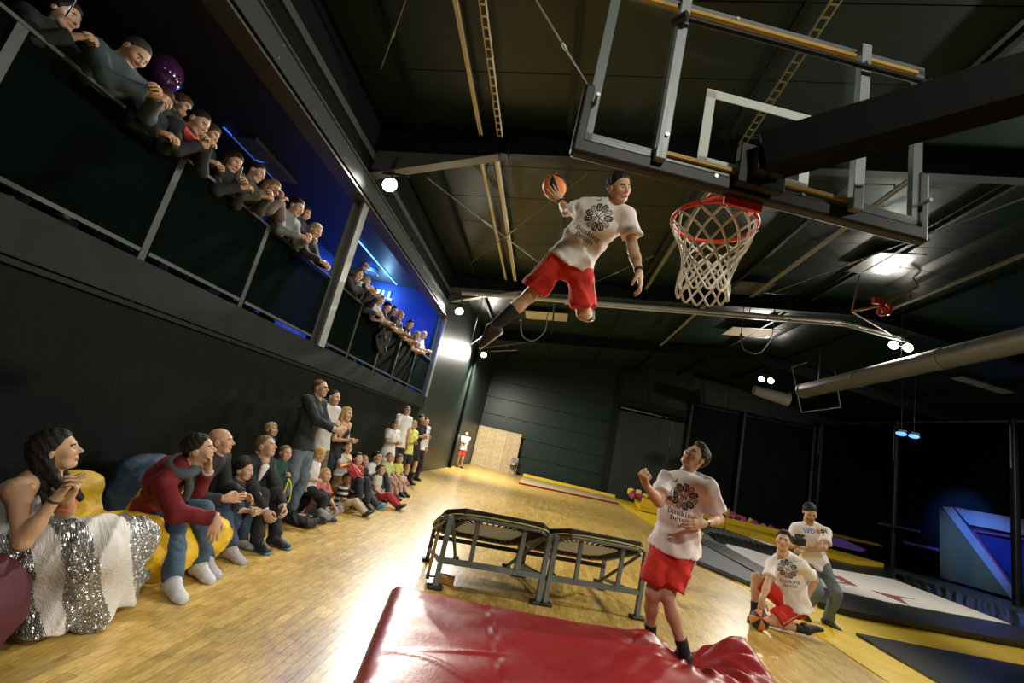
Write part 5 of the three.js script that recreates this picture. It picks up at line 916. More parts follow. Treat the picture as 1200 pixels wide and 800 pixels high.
/* ------------------------------------------------------------------ backboard, rim and net */
{
  const bb = thing('backboard', 'clear glass basketball backboard seen from behind, with steel frame and support arm', 'backboard', [.7675, 3.0, -2.1015], .156);
  const W = .91;
  const glass = new THREE.MeshPhysicalMaterial({ color: lin(.93, .97, .96), roughness: .03, transmission: 1, thickness: 0, ior: 1.45, specularIntensity: .6 });
  part('glass_pane', [box(1.74, .98, .012, 0, .53, 0)], glass, bb);
  const fr = M([.1, .125, .125], .55, { metalness: .2, roughnessMap: smudge });
  part('frame', [box(1.78, .05, .03, 0, 1.03, .0)], fr, bb); part('frame', [box(1.78, .05, .03, 0, .1, .0)], fr, bb);
  for (const k of [-1, 1]) part('frame', [box(.05, .98, .03, k * .865, .55, 0)], fr, bb);
  part('edge_pad', [box(1.84, .085, .07, 0, .043, -.01, .02)], M([.0045, .0085, .008], .55), bb);
  for (const k of [-1, 1]) part('corner_pad', [box(.06, .4, .07, k * .9, .2, -.01, .02)], M([.0045, .0085, .008], .55), bb);
  for (const x of [-.5, .51]) part('strut', [box(.055, 1.0, .04, x, .55, .045, .005)], M([.22, .26, .27], .6, { metalness: .2, roughnessMap: smudge }), bb);
  for (const [x0, x1, y] of [[-.48, .49, 1.0], [.53, .84, 1.0], [-.48, -.07, .115], [.13, .49, .115], [-.84, -.52, 1.0]]) part('yellow_strip', [box(x1 - x0, .02, .02, (x0 + x1) / 2, y, .02)], M([.42, .26, .035], .6), bb);
  const wt = M([.78, .72, .7], .6);
  part('target_line', [box(.59, .05, .004, 0, .555, -.009)], wt, bb); for (const k of [-1, 1]) part('target_line', [box(.05, .42, .004, k * .27, .36, -.009)], wt, bb); part('target_line', [box(.59, .05, .004, 0, .15, -.009)], wt, bb);
  part('tie_rod', [rod([-.52, .86, .09], [.86, .87, .09], .014, 10)], steelBlack, bb); part('rod_end', [rod([.84, .87, .09], [.95, .885, .1], .024, 10)], steelDark, bb); part('rod_end', [rod([-.55, .86, .05], [-.5, .86, .11], .025, 8)], steelDark, bb);
  for (const [x, y] of [[-.49, .93], [.51, .93], [-.2, 1.03], [.52, .18], [-.49, .18], [-.2, .06], [.25, .08], [-.86, .3], [.88, .2]]) part('bolt', [rod([x, y, .01], [x, y, x * x > .2 && y > .1 && y < 1 ? .075 : .03], .01, 8)], galv, bb);
  part('bracket', [box(.24, .22, .05, .0, .13, .06, .008), box(.14, .14, .1, .0, .13, .1, .01)], steelBlack, bb);
  // support arm in world space, brought into the board's frame
  const inv = new THREE.Matrix4().makeRotationY(.156).setPosition(.7675, 3.0, -2.1015).invert();
  const a0 = [.76, 3.15, -1.98], a1 = at(1200, 98, { y: 3.36 }), a2 = mad(a0, sub(a1, a0), 2.6);
  part('support_arm', [bar(a0, a2, .14, .19).applyMatrix4(inv)], M([.0018, .0028, .0026], .7, { specularIntensity: .2 }), bb);
  // rim
  const red = M([.66, .03, .014], .4), rc = [.005, .06, -.375], rr = .228;
  part('rim', [new THREE.TorusGeometry(rr, .0135, 12, 56).rotateX(Math.PI / 2).translate(...rc)], red, bb);
  const plate = new THREE.Shape(); plate.moveTo(-.1, -.03); plate.lineTo(.1, -.03); plate.lineTo(.13, .16); plate.lineTo(-.13, .16); plate.closePath();
  part('rim_plate', [box(.26, .02, .16, -.02, .07, -.09, .005), box(.2, .12, .02, -.02, .02, -.03, .004)], red, bb);
  part('rim_brace', [rod([-.12, .02, -.05], [-.16, .06, -.22], .01, 8), rod([.08, .02, -.05], [.12, .06, -.22], .01, 8)], red, bb);
  for (let i = 0; i < 12; i++) { const a = (i + .5) / 12 * Math.PI * 2; part('net_hook', [new THREE.TorusGeometry(.012, .004, 5, 8).translate(rc[0] + rr * Math.cos(a), rc[1] - .018, rc[2] + rr * Math.sin(a))], M([.5, .4, .35], .5), bb); }
  // net: two families of cords crossing in diamonds, knotted rows, loose lower loops
  const cm = M([.8, .76, .66], .85), rows = 7, nn = 12; const prof = (v) => { const r = [.226, .208, .186, .163, .146, .136, .134, .14][Math.round(v)]; return r; };
  const R2 = rng(5); const jit = Array.from({ length: 200 }, () => R2() - .5);
  const pt = (k, row) => { const a = ((k + (row % 2) * .5 + .5) / nn) * Math.PI * 2, r = prof(row) + jit[(k * 7 + row * 13 + 70) % 200] * .008; return [rc[0] + r * Math.cos(a) + .01 * Math.sin(row * .7), rc[1] - .015 - row * .058 - (row ? jit[(k * 3 + row * 31 + 50) % 200] * .01 : 0), rc[2] + r * Math.sin(a)]; };
  const wrap = (k) => ((k % nn) + nn) % nn;
  for (let k = 0; k < nn; k++) {
    for (const dirn of [0, 1]) {
      const pts = []; let c = k; for (let row = 0; row <= rows; row++) { pts.push(pt(wrap(c), row)); if (dirn === 0) { if (row % 2 === 1) c++; } else if (row % 2 === 0) c--; }
      part('net_cord', [tube(pts, .0066, 36, 5)], cm, bb);
    }
    const e0 = pt(k, rows), e1 = pt(wrap(k + 1), rows), m = add(mix(e0, e1, .5), [0, -.045, 0]); part('net_loop', [tube([e0, m, e1], .007, 12, 5)], cm, bb);
  }
}

/* ------------------------------------------------------------------ red landing mat */
{
  const yaw = .185, c0 = [-.955, -4.0], ux = [Math.cos(yaw), -Math.sin(yaw)], uz = [Math.sin(yaw), Math.cos(yaw)], W = 3.05, Dp = 2.6, T = .3;
  const mt = thing('landing_mat', 'thick red vinyl landing mat, wrinkled and dented under a foot', 'mat', [c0[0] + (ux[0] * W + uz[0] * Dp) / 2, 0, c0[1] + (ux[1] * W + uz[1] * Dp) / 2], yaw);
  const lx = (p) => { const dx = p[0] - mt.position.x, dz = p[2] - mt.position.z; return [dx * ux[0] + dz * ux[1], dx * uz[0] + dz * uz[1]]; };
  const ft = lx(at(806, 784, { y: .14 }));
  const N = 150, g = new THREE.PlaneGeometry(W, Dp, N, 130).rotateX(-Math.PI / 2), p = g.attributes.position;
  const hgt = (x, z) => {
    const ex = Math.min(W / 2 - Math.abs(x), Dp / 2 - Math.abs(z)), edge = -.05 * Math.exp(-ex / .025);
    const dx = x - ft[0], dz = z - ft[1], r = Math.hypot(dx, dz), th = Math.atan2(dz, dx);
    const dent = -.2 * Math.exp(-r * r / .07);
    const rad = .016 * Math.exp(-Math.pow((r - .34) / .26, 2)) * (Math.sin(th * 11 + r * 9) + .6 * Math.sin(th * 19 + 1 - r * 14));
    const tip = .17 / (1 + Math.exp(-(x - .75) * 3.6)) * Math.exp(-Math.pow((z + Dp / 2) / .3, 2));
    const wr = .006 * Math.sin(x * 7 + Math.sin(z * 4) * 1.5) * Math.sin(z * 5 + x) + .004 * Math.sin(z * 17 + x * 5 + Math.sin(x * 9)) * Math.sin(x * 3.1 + 1);
    const crease = .012 * Math.exp(-Math.pow((z + .1 - .25 * (x + 1.1) + .05 * Math.sin(x * 9)) / .02, 2)) * Math.exp(-Math.pow((x + 1.05) / .3, 2)) + .012 * Math.exp(-Math.pow((z + .35 + .3 * (x + .9)) / .018, 2)) * Math.exp(-Math.pow((x + .95) / .25, 2)) + .01 * Math.exp(-Math.pow((z + 1.0 - .6 * (x - .3)) / .018, 2)) * Math.exp(-Math.pow((x - .3) / .22, 2));
    const seam = -.008 * Math.exp(-Math.pow((x + .78) / .006, 2)) + .006 * Math.exp(-Math.pow((x + .74) / .02, 2)) * Math.sin(z * 23);
    return T + edge + dent + rad + tip + wr + crease + seam;
  };
  for (let i = 0; i < p.count; i++) { const x = p.getX(i), z = p.getZ(i); p.setY(i, hgt(x, z)); }
  g.computeVertexNormals(); withUV(g, (x, y, z) => [x, z]);
  part('vinyl_top', g, M([.25, .011, .013], .43, { bumpMap: wallBump, bumpScale: .0012, roughnessMap: smudge }), mt);
  // sides follow the top edge
  const side = (pts) => { const v = [], id = []; pts.forEach(([x, z], i) => { v.push(x, 0.005, z, x, hgt(x, z), z); if (i) id.push(2 * i - 2, 2 * i - 1, 2 * i, 2 * i, 2 * i - 1, 2 * i + 1); }); const q = new THREE.BufferGeometry(); q.setAttribute('position', new THREE.Float32BufferAttribute(v, 3)); q.setIndex(id); q.computeVertexNormals(); return withUV(q, (x, y, z) => [x + z, y]); };
  const line = (a, b, n = 60) => Array.from({ length: n + 1 }, (_, i) => [a[0] + (b[0] - a[0]) * i / n, a[1] + (b[1] - a[1]) * i / n]);
  const w = W / 2, d = Dp / 2, sideM = M([.3, .016, .018], .4, { side: THREE.DoubleSide }), blk = M([.012, .012, .013], .6, { side: THREE.DoubleSide });
  part('side_panel', side(line([-w, -d], [w, -d])), sideM, mt); part('side_panel', side(line([w, -d], [w, d])), sideM, mt); part('side_panel', side(line([w, d], [-w, d])), sideM, mt); part('side_panel', side(line([-w, d], [-w, -d])), blk, mt);
  for (const [px, py, l] of [[664, 720, .16], [676, 723, .2], [690, 727, .1]]) { const q = lx(at(px, py, { y: .305 })); part('white_mark', [box(l, .004, .018, q[0], hgt(q[0], q[1]) + .002, q[1], .0015)], M([.7, .6, .58], .6), mt); }
  part('underside', [box(W - .02, .01, Dp - .02, 0, .006, 0)], blk, mt);
  part('piping', [tube(line([-w, -d], [-w, d], 20).map(([x, z]) => [x, hgt(x, z) - .004, z]), .008, 60, 6)], blk, mt);
}

/* ------------------------------------------------------------------ mini trampolines, tilted, underside towards the camera */
function miniTramp(c, yaw, label) {
  const t = thing('mini_trampoline', label, 'trampoline', c, yaw), W = .6, D = 1.12, yn = .78, yf = .36;
  const fr = M([.15, .19, .2], .45, { metalness: .15 }), pad = M([.012, .013, .014], .5), k = (yn - yf) / D;
  const Y = (z) => yn + z * k;         // z runs from 0 (near) to -D
  const oct = [[-W, -.2], [-W + .16, 0], [W - .16, 0], [W, -.2], [W, -D + .2], [W - .16, -D], [-W + .16, -D], [-W, -D + .2]];
  const inner = oct.map(([x, z]) => [x * .62, -D / 2 + (z + D / 2) * .62]);
  const sh = new THREE.Shape(oct.map((p) => new THREE.Vector2(...p))); sh.holes.push(new THREE.Path(inner.map((p) => new THREE.Vector2(p[0], p[1]))));
  const tilt = (g) => { const p = g.attributes.position; for (let i = 0; i < p.count; i++) p.setY(i, p.getY(i) + Y(p.getZ(i))); g.computeVertexNormals(); return g; };
  part('pad_cover', [tilt(new THREE.ExtrudeGeometry(sh, { depth: .045, bevelEnabled: true, bevelSize: .012, bevelThickness: .012, bevelSegments: 2 }).rotateX(-Math.PI / 2).applyMatrix4(new THREE.Matrix4().makeScale(1, 1, -1)))], pad, t);
  part('yellow_trim', [tube([...oct, oct[0]].map(([x, z]) => [x * 1.01, Y(z) - .008, z]), .008, 120, 5)], M([.45, .42, .06], .6), t);
  part('frame_tube', [...oct.map((p, i) => { const q = oct[(i + 1) % 8]; return rod([p[0] * .97, Y(p[1]) - .03, p[1]], [q[0] * .97, Y(q[1]) - .03, q[1]], .022, 8); })], fr, t);
  const bs = new THREE.Shape(inner.map((p) => new THREE.Vector2(p[0] * .98, p[1]))); part('bed', [tilt(new THREE.ExtrudeGeometry(bs, { depth: .006, bevelEnabled: false }).rotateX(-Math.PI / 2).applyMatrix4(new THREE.Matrix4().makeScale(1, 1, -1)).translate(0, -.03, 0))], M([.5, .5, .44], .95, { transmission: .55, thickness: 0 }), t);
  for (let i = 0; i < 8; i++) { const a0 = inner[i], a1 = inner[(i + 1) % 8], b0 = oct[i], b1 = oct[(i + 1) % 8]; const n = i % 2 ? 9 : 3; for (let j = 0; j < n; j++) { const u = (j + .5) / n, a = [a0[0] + (a1[0] - a0[0]) * u, a0[1] + (a1[1] - a0[1]) * u], b = [b0[0] + (b1[0] - b0[0]) * u, b0[1] + (b1[1] - b0[1]) * u]; part('bungee', [rod([a[0], Y(a[1]) - .03, a[1]], [b[0] * .97, Y(b[1]) - .03, b[1]], .009, 5)], M([.03, .03, .03], .7), t); } }
  for (const sx of [-1, 1]) {
    part('leg', [bar([sx * (W - .03), 0.03, -.06], [sx * (W - .03), Y(-.06) - .03, -.06], .05, .05, [0, 0, 1])], fr, t);
    part('leg', [bar([sx * (W - .03), .03, -D + .12], [sx * (W - .03), Y(-D + .12) - .03, -D + .12], .045, .045, [0, 0, 1])], fr, t);
    part('side_rail', [bar([sx * (W - .03), .26, -.06], [sx * (W - .03), .14, -D + .12], .035, .04)], fr, t);
    part('foot', [box(.16, .035, .11, sx * (W - .03), .018, -.06, .012)], pad, t); part('foot', [box(.12, .035, .1, sx * (W - .03), .018, -D + .12, .012)], pad, t);
    part('upright', [bar([sx * .26, .3, -.05], [sx * .27, Y(-.05) - .03, -.05], .045, .03, [0, 0, 1])], fr, t);
    part('diagonal_brace', [bar([sx * .3, .16, -D * .55], [sx * (W - .06), Y(-.1) - .06, -.1], .03, .03)], fr, t);
    for (const q of [-.012, .012]) part('bolt', [rod([sx * .26 + q * 1.6, .27, -.02], [sx * .26 + q * 1.6, .27, 0], .009, 6)], galv, t);
  }
  part('cross_bar', [bar([-W + .03, .28, -.06], [W - .03, .28, -.06], .045, .055)], fr, t); part('cross_bar', [bar([-W + .03, .3, -D + .16], [W - .03, .3, -D + .16], .035, .045)], M([.03, .036, .038], .45, { metalness: .3 }), t);
  part('clamp', [box(.09, .07, .1, .32, .17, -D * .55, .015), box(.07, .06, .08, -.3, .17, -D * .55, .015)], pad, t);
  return t;
}
{
  const th = .335, dx = Math.cos(th), dz = -Math.sin(th);
  const a = [-.235, 0, -5.22], b = [a[0] + dx * 1.22, 0, a[2] + dz * 1.22];
  const t1 = miniTramp(a, th, 'tilted mini trampoline with grey steel legs, its wheels towards the spectators'); const t2 = miniTramp(b, th, 'tilted mini trampoline with grey steel legs, next to the man on the mat');
  const wm = M([.03, .03, .03], .5); for (const [y, z] of [[.66, -.12], [.56, -.14], [.1, -.1]]) part('wheel', [new THREE.CylinderGeometry(.032, .032, .03, 14).rotateZ(Math.PI / 2).translate(-.66, y, z), rod([-.66, y, z], [-.58, y, z], .01, 6)], wm, t1);
  part('wood_batten', [bar([-.645, .05, -.2], [-.645, .62, -.2], .03, .045, [0, 0, 1])], M([.5, .32, .11], .7), t1);
  tag(part('wood_block', [box(.2, .07, .14, 0, .035, 0, .01)], M([.5, .3, .08], .7)), 'small wooden block on the floor under the mini trampoline', 'block').position.set(...at(520, 682, { y: 0 }).map((v, i) => i === 1 ? 0 : v));
}

/* ------------------------------------------------------------------ bean bags and the woman in the sequin dress */
function bag(name, label, prims, c, mat, cell = .022) {
  const g = netMesh([...prims, [(x, y, z) => .006 * wob(x * .8, y * .8, z * .8) + .004 * wob(x * 1.9, y * 2.3, z * 1.7), 0, 'warp'], [(x, y, z) => -y + .004, 0, 'cut']], cell);
  const t = thing(name, label, 'bean bag', c); part('cover', withUV(g.translate(-c[0], -c[1], -c[2]), (x, y, z) => [x + z, y]), mat, t);
  return t;
}
const YEL = M([.68, .42, .006], .62, { bumpMap: clothBump, bumpScale: .002 }), MAR = M([.07, .005, .016], .65, { bumpMap: clothBump, bumpScale: .002 });
{ // yellow bag: tall back and low seat
  const t = bag('bean_bag', 'yellow bean bag with a high back under the man in the red sweater', [[ecap([-3.45, .12, -3.45], [-3.5, .5, -3.5], [.35, 0, .94], [.94, 0, -.35], .36, .22, .3, .15), 0], [ell([-3.0, .2, -3.62], [.42, .22, .34]), .12], [ell([-2.78, .17, -3.7], [.24, .2, .25]), .1]], [-3.2, 0, -3.5], YEL);
  part('seam', [tube([[-.25, .66, .2], [-.12, .45, .1], [-.1, .2, .12]], .008, 20, 5)], M([.5, .3, .005], .7), t);
  bag('bean_bag', 'yellow bean bag seat showing behind the jeans of the man in the red sweater', [[ell([-2.92, .2, -4.15], [.36, .22, .3]), 0], [ell([-3.25, .3, -4.2], [.25, .32, .3]), .1]], [-3.0, 0, -4.1], YEL);
  bag('bean_bag', 'dark blue bean bag behind the man in the red sweater', [[ecap([-3.55, .2, -4.3], [-3.62, .62, -4.3], [0, 0, 1], [1, 0, 0], .4, .22, .3, .13), 0]], [-3.55, 0, -4.3], M([.02, .05, .1], .7));
  bag('bean_bag', 'large maroon bean bag beside the sequin dress', [[ell([-2.62, .25, -2.2], [.3, .26, .33]), 0], [ell([-2.9, .25, -2.05], [.35, .28, .4]), .1]], [-2.7, 0, -2.2], MAR);
  bag('bean_bag', 'maroon bean bag back behind the woman in the sequin dress', [[ecap([-3.35, .2, -2.55], [-3.4, .7, -2.5], [0, 0, 1], [1, 0, 0], .42, .24, .3, .13), 0], [ell([-3.05, .2, -2.62], [.35, .2, .38]), .12]], [-3.2, 0, -2.5], MAR);
}
{
  const H = at(65, 528, { x: -2.72 }), P = [H[0] - .16, .4, H[2] + .06], F = norm([.82, 0, -.5]);
  const hd = at(80, 572, { x: -2.46 });
  const pr = person({ label: 'dark-haired woman in silver sequin dress with clasped hands and white panels', h: 1.72, kind: 'f', lod: 'hi', head: H, face: norm([.72, .4, -.55]), pelvis: P, front: F, noLegs: true, exact: true, neck: add(H, [-.02, -.135, .01]), skin: [.5, .31, .19], hair: ['longloose', [.012, .01, .01]], brow: [.012, .01, .01], lips: [.3, .1, .09],
    hands: [{ at: add(hd, [.01, -.05, -.015]), pole: [.1, -1, -.6], pose: 'grip', dir: norm([.3, .92, .05]), palm: [-.5, 0, .8] }, { at: add(hd, [-.015, -.05, .03]), pole: [-.1, -1, .1], pose: 'relax', dir: norm([.3, .92, -.1]), palm: [.5, .1, -.8] }], feet: [{ at: [-2.5, .1, -2.9] }, { at: [-2.5, .1, -2.8] }],
    top: { type: 'tank', color: [.32, .34, .35], hem: .05, name: 'bodice', off: .007, rough: .35 }, base: [P[0], 0, P[2]] });
  // sash, bracelets
  const b0 = add(pr.N, add(mul(pr.F, .09), add(mul(pr.Lx, -.1), mul(pr.D, -.08)))), b1 = add(pr.chest, add(mul(pr.F, .16), mul(pr.D, -.02))), b2 = add(pr.waist, add(mul(pr.F, .12), mul(pr.Lx, .1)));
  part('sash', [pr.fin(bar(b0, b1, .012, .07, pr.Lx)), pr.fin(bar(b1, b2, .012, .07, pr.Lx))], clothM([.66, .62, .66]), pr.g);
  band(pr, 1, .35, .042, .014, new THREE.MeshStandardMaterial({ color: lin(.2, .7, .5), roughness: .4, emissive: lin(.1, .5, .35), emissiveIntensity: .25 }), 'green_bracelet');
  band(pr, 0, .6, .04, .014, M([.8, .16, .02], .4), 'orange_bracelet'); band(pr, 1, .93, .032, .01, M([.05, .04, .03], .3), 'thin_bracelet');
  // skirt: over the lap, down to a wide hem; alternate silver and white panels
  const k = [-2.38, .44, -2.88], hem = [[-2.72, .05, -2.55], [-2.46, .05, -2.62], [-2.42, .05, -2.86], [-2.5, .07, -3.1], [-2.62, .12, -3.28]];
  const ops = [[capsule(P, [-2.42, .45, -2.68], .17, .13), 0], [capsule(P, [-2.52, .44, -3.06], .17, .13), .08], [capsule([-2.42, .45, -2.68], [-2.52, .44, -3.06], .13, .13), .08], ...hem.map((h) => [capsule(mix(k, P, .25), h, .14, .1), .1]), [(x, y, z) => .012 * wob(x * .9, y * .3, z * .9), 0, 'warp'], [(x, y, z) => .03 + .03 * Math.sin(z * 14) - y, 0, 'cut']];
  const g = netMesh(ops, .014), p = g.attributes.position, id = g.index.array, A = [], B = [];
  for (let i = 0; i < id.length; i += 3) {
    let x = 0, y = 0, z = 0; for (let j = 0; j < 3; j++) { x += p.getX(id[i + j]) / 3; y += p.getY(id[i + j]) / 3; z += p.getZ(id[i + j]) / 3; }
    const q = -z + (x + 2.4) * .35, v = Math.min(1, Math.max(0, y / .5)), L = (a, b) => a + (b - a) * v; ((q > L(2.6, 2.4) && q < L(2.69, 2.5)) || (q > L(2.97, 2.62) && q < L(3.2, 2.84)) ? A : B).push(id[i], id[i + 1], id[i + 2]);
  }
  const mk = (ix) => { const q = g.clone(); q.setIndex(ix); return withUV(q.toNonIndexed(), (x, y, z) => [(x * .6 - z) * 2.2, y * 2.2 + x * 1.1]).translate(-pr.base[0], -pr.base[1], -pr.base[2]); };
  const R = rng(9), cellsN = 40, seq = Array.from({ length: cellsN * cellsN }, () => [R(), R(), R()]);
  const sequin = dataTex(512, 512, (u, v) => { const a = u * cellsN, i = Math.floor(a), s2 = (i % 2) * .5, b = v * cellsN + s2, j = Math.floor(b), q = seq[(j % cellsN) * cellsN + i], du = a - i - .5, dv = b - j - .5, r = Math.hypot(du, dv); const h = r < .46 ? .5 + (q[0] - .5) * du * 1.9 + (q[1] - .5) * dv * 1.9 : .2; return [h, h, h]; });
  const seqCol = dataTex(512, 512, (u, v) => { const a = u * cellsN, i = Math.floor(a), b = v * cellsN + (i % 2) * .5, j = Math.floor(b), q = seq[(j % cellsN) * cellsN + i], r = Math.hypot(a - i - .5, b - j - .5); const c = r < .46 ? .35 + .4 * q[2] : .12; return [c, c * 1.03, c * 1.03]; });
  part('white_panel', mk(A), clothM([.62, .6, .57], .7), pr.g);
  part('sequin_panel', mk(B), new THREE.MeshPhysicalMaterial({ color: 0xffffff, map: seqCol, metalness: .75, roughness: .28, bumpMap: sequin, bumpScale: .012 }), pr.g);
}
// neon bands and balloon sticks in the crowd
{
  const n = (pts, x, c, lb, nm = 'balloon_stick', r = .012, gl = 0) => { const p = pts.map(([a, b]) => at(a, b, { x })), t = thing(nm, lb, nm === 'balloon_stick' ? 'balloon' : 'band', p[0]); part('stick', [tube(p.map((q) => sub(q, p[0])), r, 20, 7)], M(c, .4, gl ? { emissive: lin(...c), emissiveIntensity: gl } : {}), t); part('knot', [new THREE.SphereGeometry(r * 1.6, 8, 6)], M(c, .5), t); };
  n([[338, 562], [332, 582], [338, 588], [341, 570], [339, 562]], -3.0, [.62, .7, .03], 'yellow neon band dangling from the hands of the boy in green', 'neon_band', .009);
  n([[399, 546], [412, 544], [424, 556]], -2.95, [.75, .25, .04], 'orange balloon stick before the fair boy in khaki');
  n([[408, 536], [418, 554], [425, 566]], -2.93, [.7, .6, .1], 'yellow balloon stick pointing at the floor children');
  n([[411, 540], [420, 557], [427, 560]], -2.9, [.6, .08, .25], 'pink balloon stick beside the yellow stick');
  n([[404, 533], [414, 545], [422, 552]], -2.97, [.6, .6, .55], 'white balloon stick above the orange stick');
  const b = at(358, 597, { x: -2.85 }); b[1] = 0; const t = thing('cloth_bag', 'black patterned cloth bag on the floor by the kneeling child', 'bag', b); part('bag_body', netMesh([[ecap([-.12, .06, 0], [.14, .06, .02], [0, 0, 1], UP, .14, .07, .15, .06), 0], [(x, y, z) => .012 * wob(x * 1.5, y * 1.5, z * 1.5), 0, 'warp']], .016), clothM(BLACK), t); part('print', [box(.16, .01, .12, .02, .125, 0, .004)], clothM([.4, .38, .36]), t);
  const cl = at(388, 572, { x: -2.75 }); tag(part('drink_flyer', [box(.1, .004, .06)], M([.7, .16, .06], .7)), 'orange paper scrap on the parquet by the suit man', 'paper').position.set(...at(318, 642, { y: .004 })); scene.children[scene.children.length - 1].name = 'paper_scrap';
}

/* ------------------------------------------------------------------ far end: door leaf, chair, pit edge */
{
  const z = -26.6, a = at(545, 541, { y: 0 });
  const dl = thing('door_leaf', 'pale plywood door leaf standing against the far wall', 'door', [-2.62, 0, -27.55], 0);
  const ply = M([.62, .5, .3], .65, { map: grain });
  part('board', [boxUV(box(1.75, 2.3, .05, -.42, 1.15, 0))], ply, dl); part('board', [boxUV(box(.85, 2.3, .05, .9, 1.15, .0))], M([.56, .44, .26], .65, { map: grain }), dl);
  part('edge_strip', [box(.03, 2.3, .06, .465, 1.15, .01)], M([.35, .26, .13], .7), dl);
  const c = at(607, 553, { y: 0 }), ch = thing('folding_chair', 'small grey chair beside the pale door leaf', 'chair', [c[0] - .2, 0, -27.3]); const cm = M([.3, .32, .32], .4, { metalness: .4 });
  part('seat', [box(.42, .04, .42, 0, .46, 0, .01)], M([.03, .03, .03], .6), ch); part('backrest', [box(.42, .25, .03, 0, .78, -.2, .01)], M([.2, .2, .2], .6), ch); for (const [x, q] of [[-1, -1], [1, -1], [-1, 1], [1, 1]]) part('leg', [rod([x * .19, 0, q * .19], [x * .19, q < 0 ? .9 : .46, q * .2], .014, 6)], cm, ch);
  // shallow box at the far end: yellow back edge, pale floor, red front edge
  const A = at(608, 566, { y: .03 }), B = at(724, 590, { y: .03 }), C = at(734, 578, { y: .03 }), E = at(613, 557, { y: .03 });
  E[2] = Math.max(E[2], -27.5); C[2] = Math.max(C[2], -27.3); C[0] = B[0] + .55; 
  const pit = thing('floor_inset', 'pale inset board floor with a red front edge and yellow back edge', 'inset', [0, 0, 0]); 
  const poly = (ps, y0, h) => new THREE.ExtrudeGeometry(new THREE.Shape(ps.map((p) => new THREE.Vector2(p[0], -p[2]))), { depth: h, bevelEnabled: false }).rotateX(-Math.PI / 2).translate(0, y0, 0);
  part('board', [poly([A, B, C, E], .003, .01)], M([.6, .48, .27], .5, { map: grain }), pit); part('red_edge', [bar(add(A, [0, .01, 0]), add(B, [0, .01, 0]), .16, .06)], M([.24, .014, .016], .6), pit); part('yellow_edge', [bar(add(E, [0, .05, 0]), add(C, [0, .05, 0]), .14, .16)], M([.68, .45, .01], .6), pit);
}

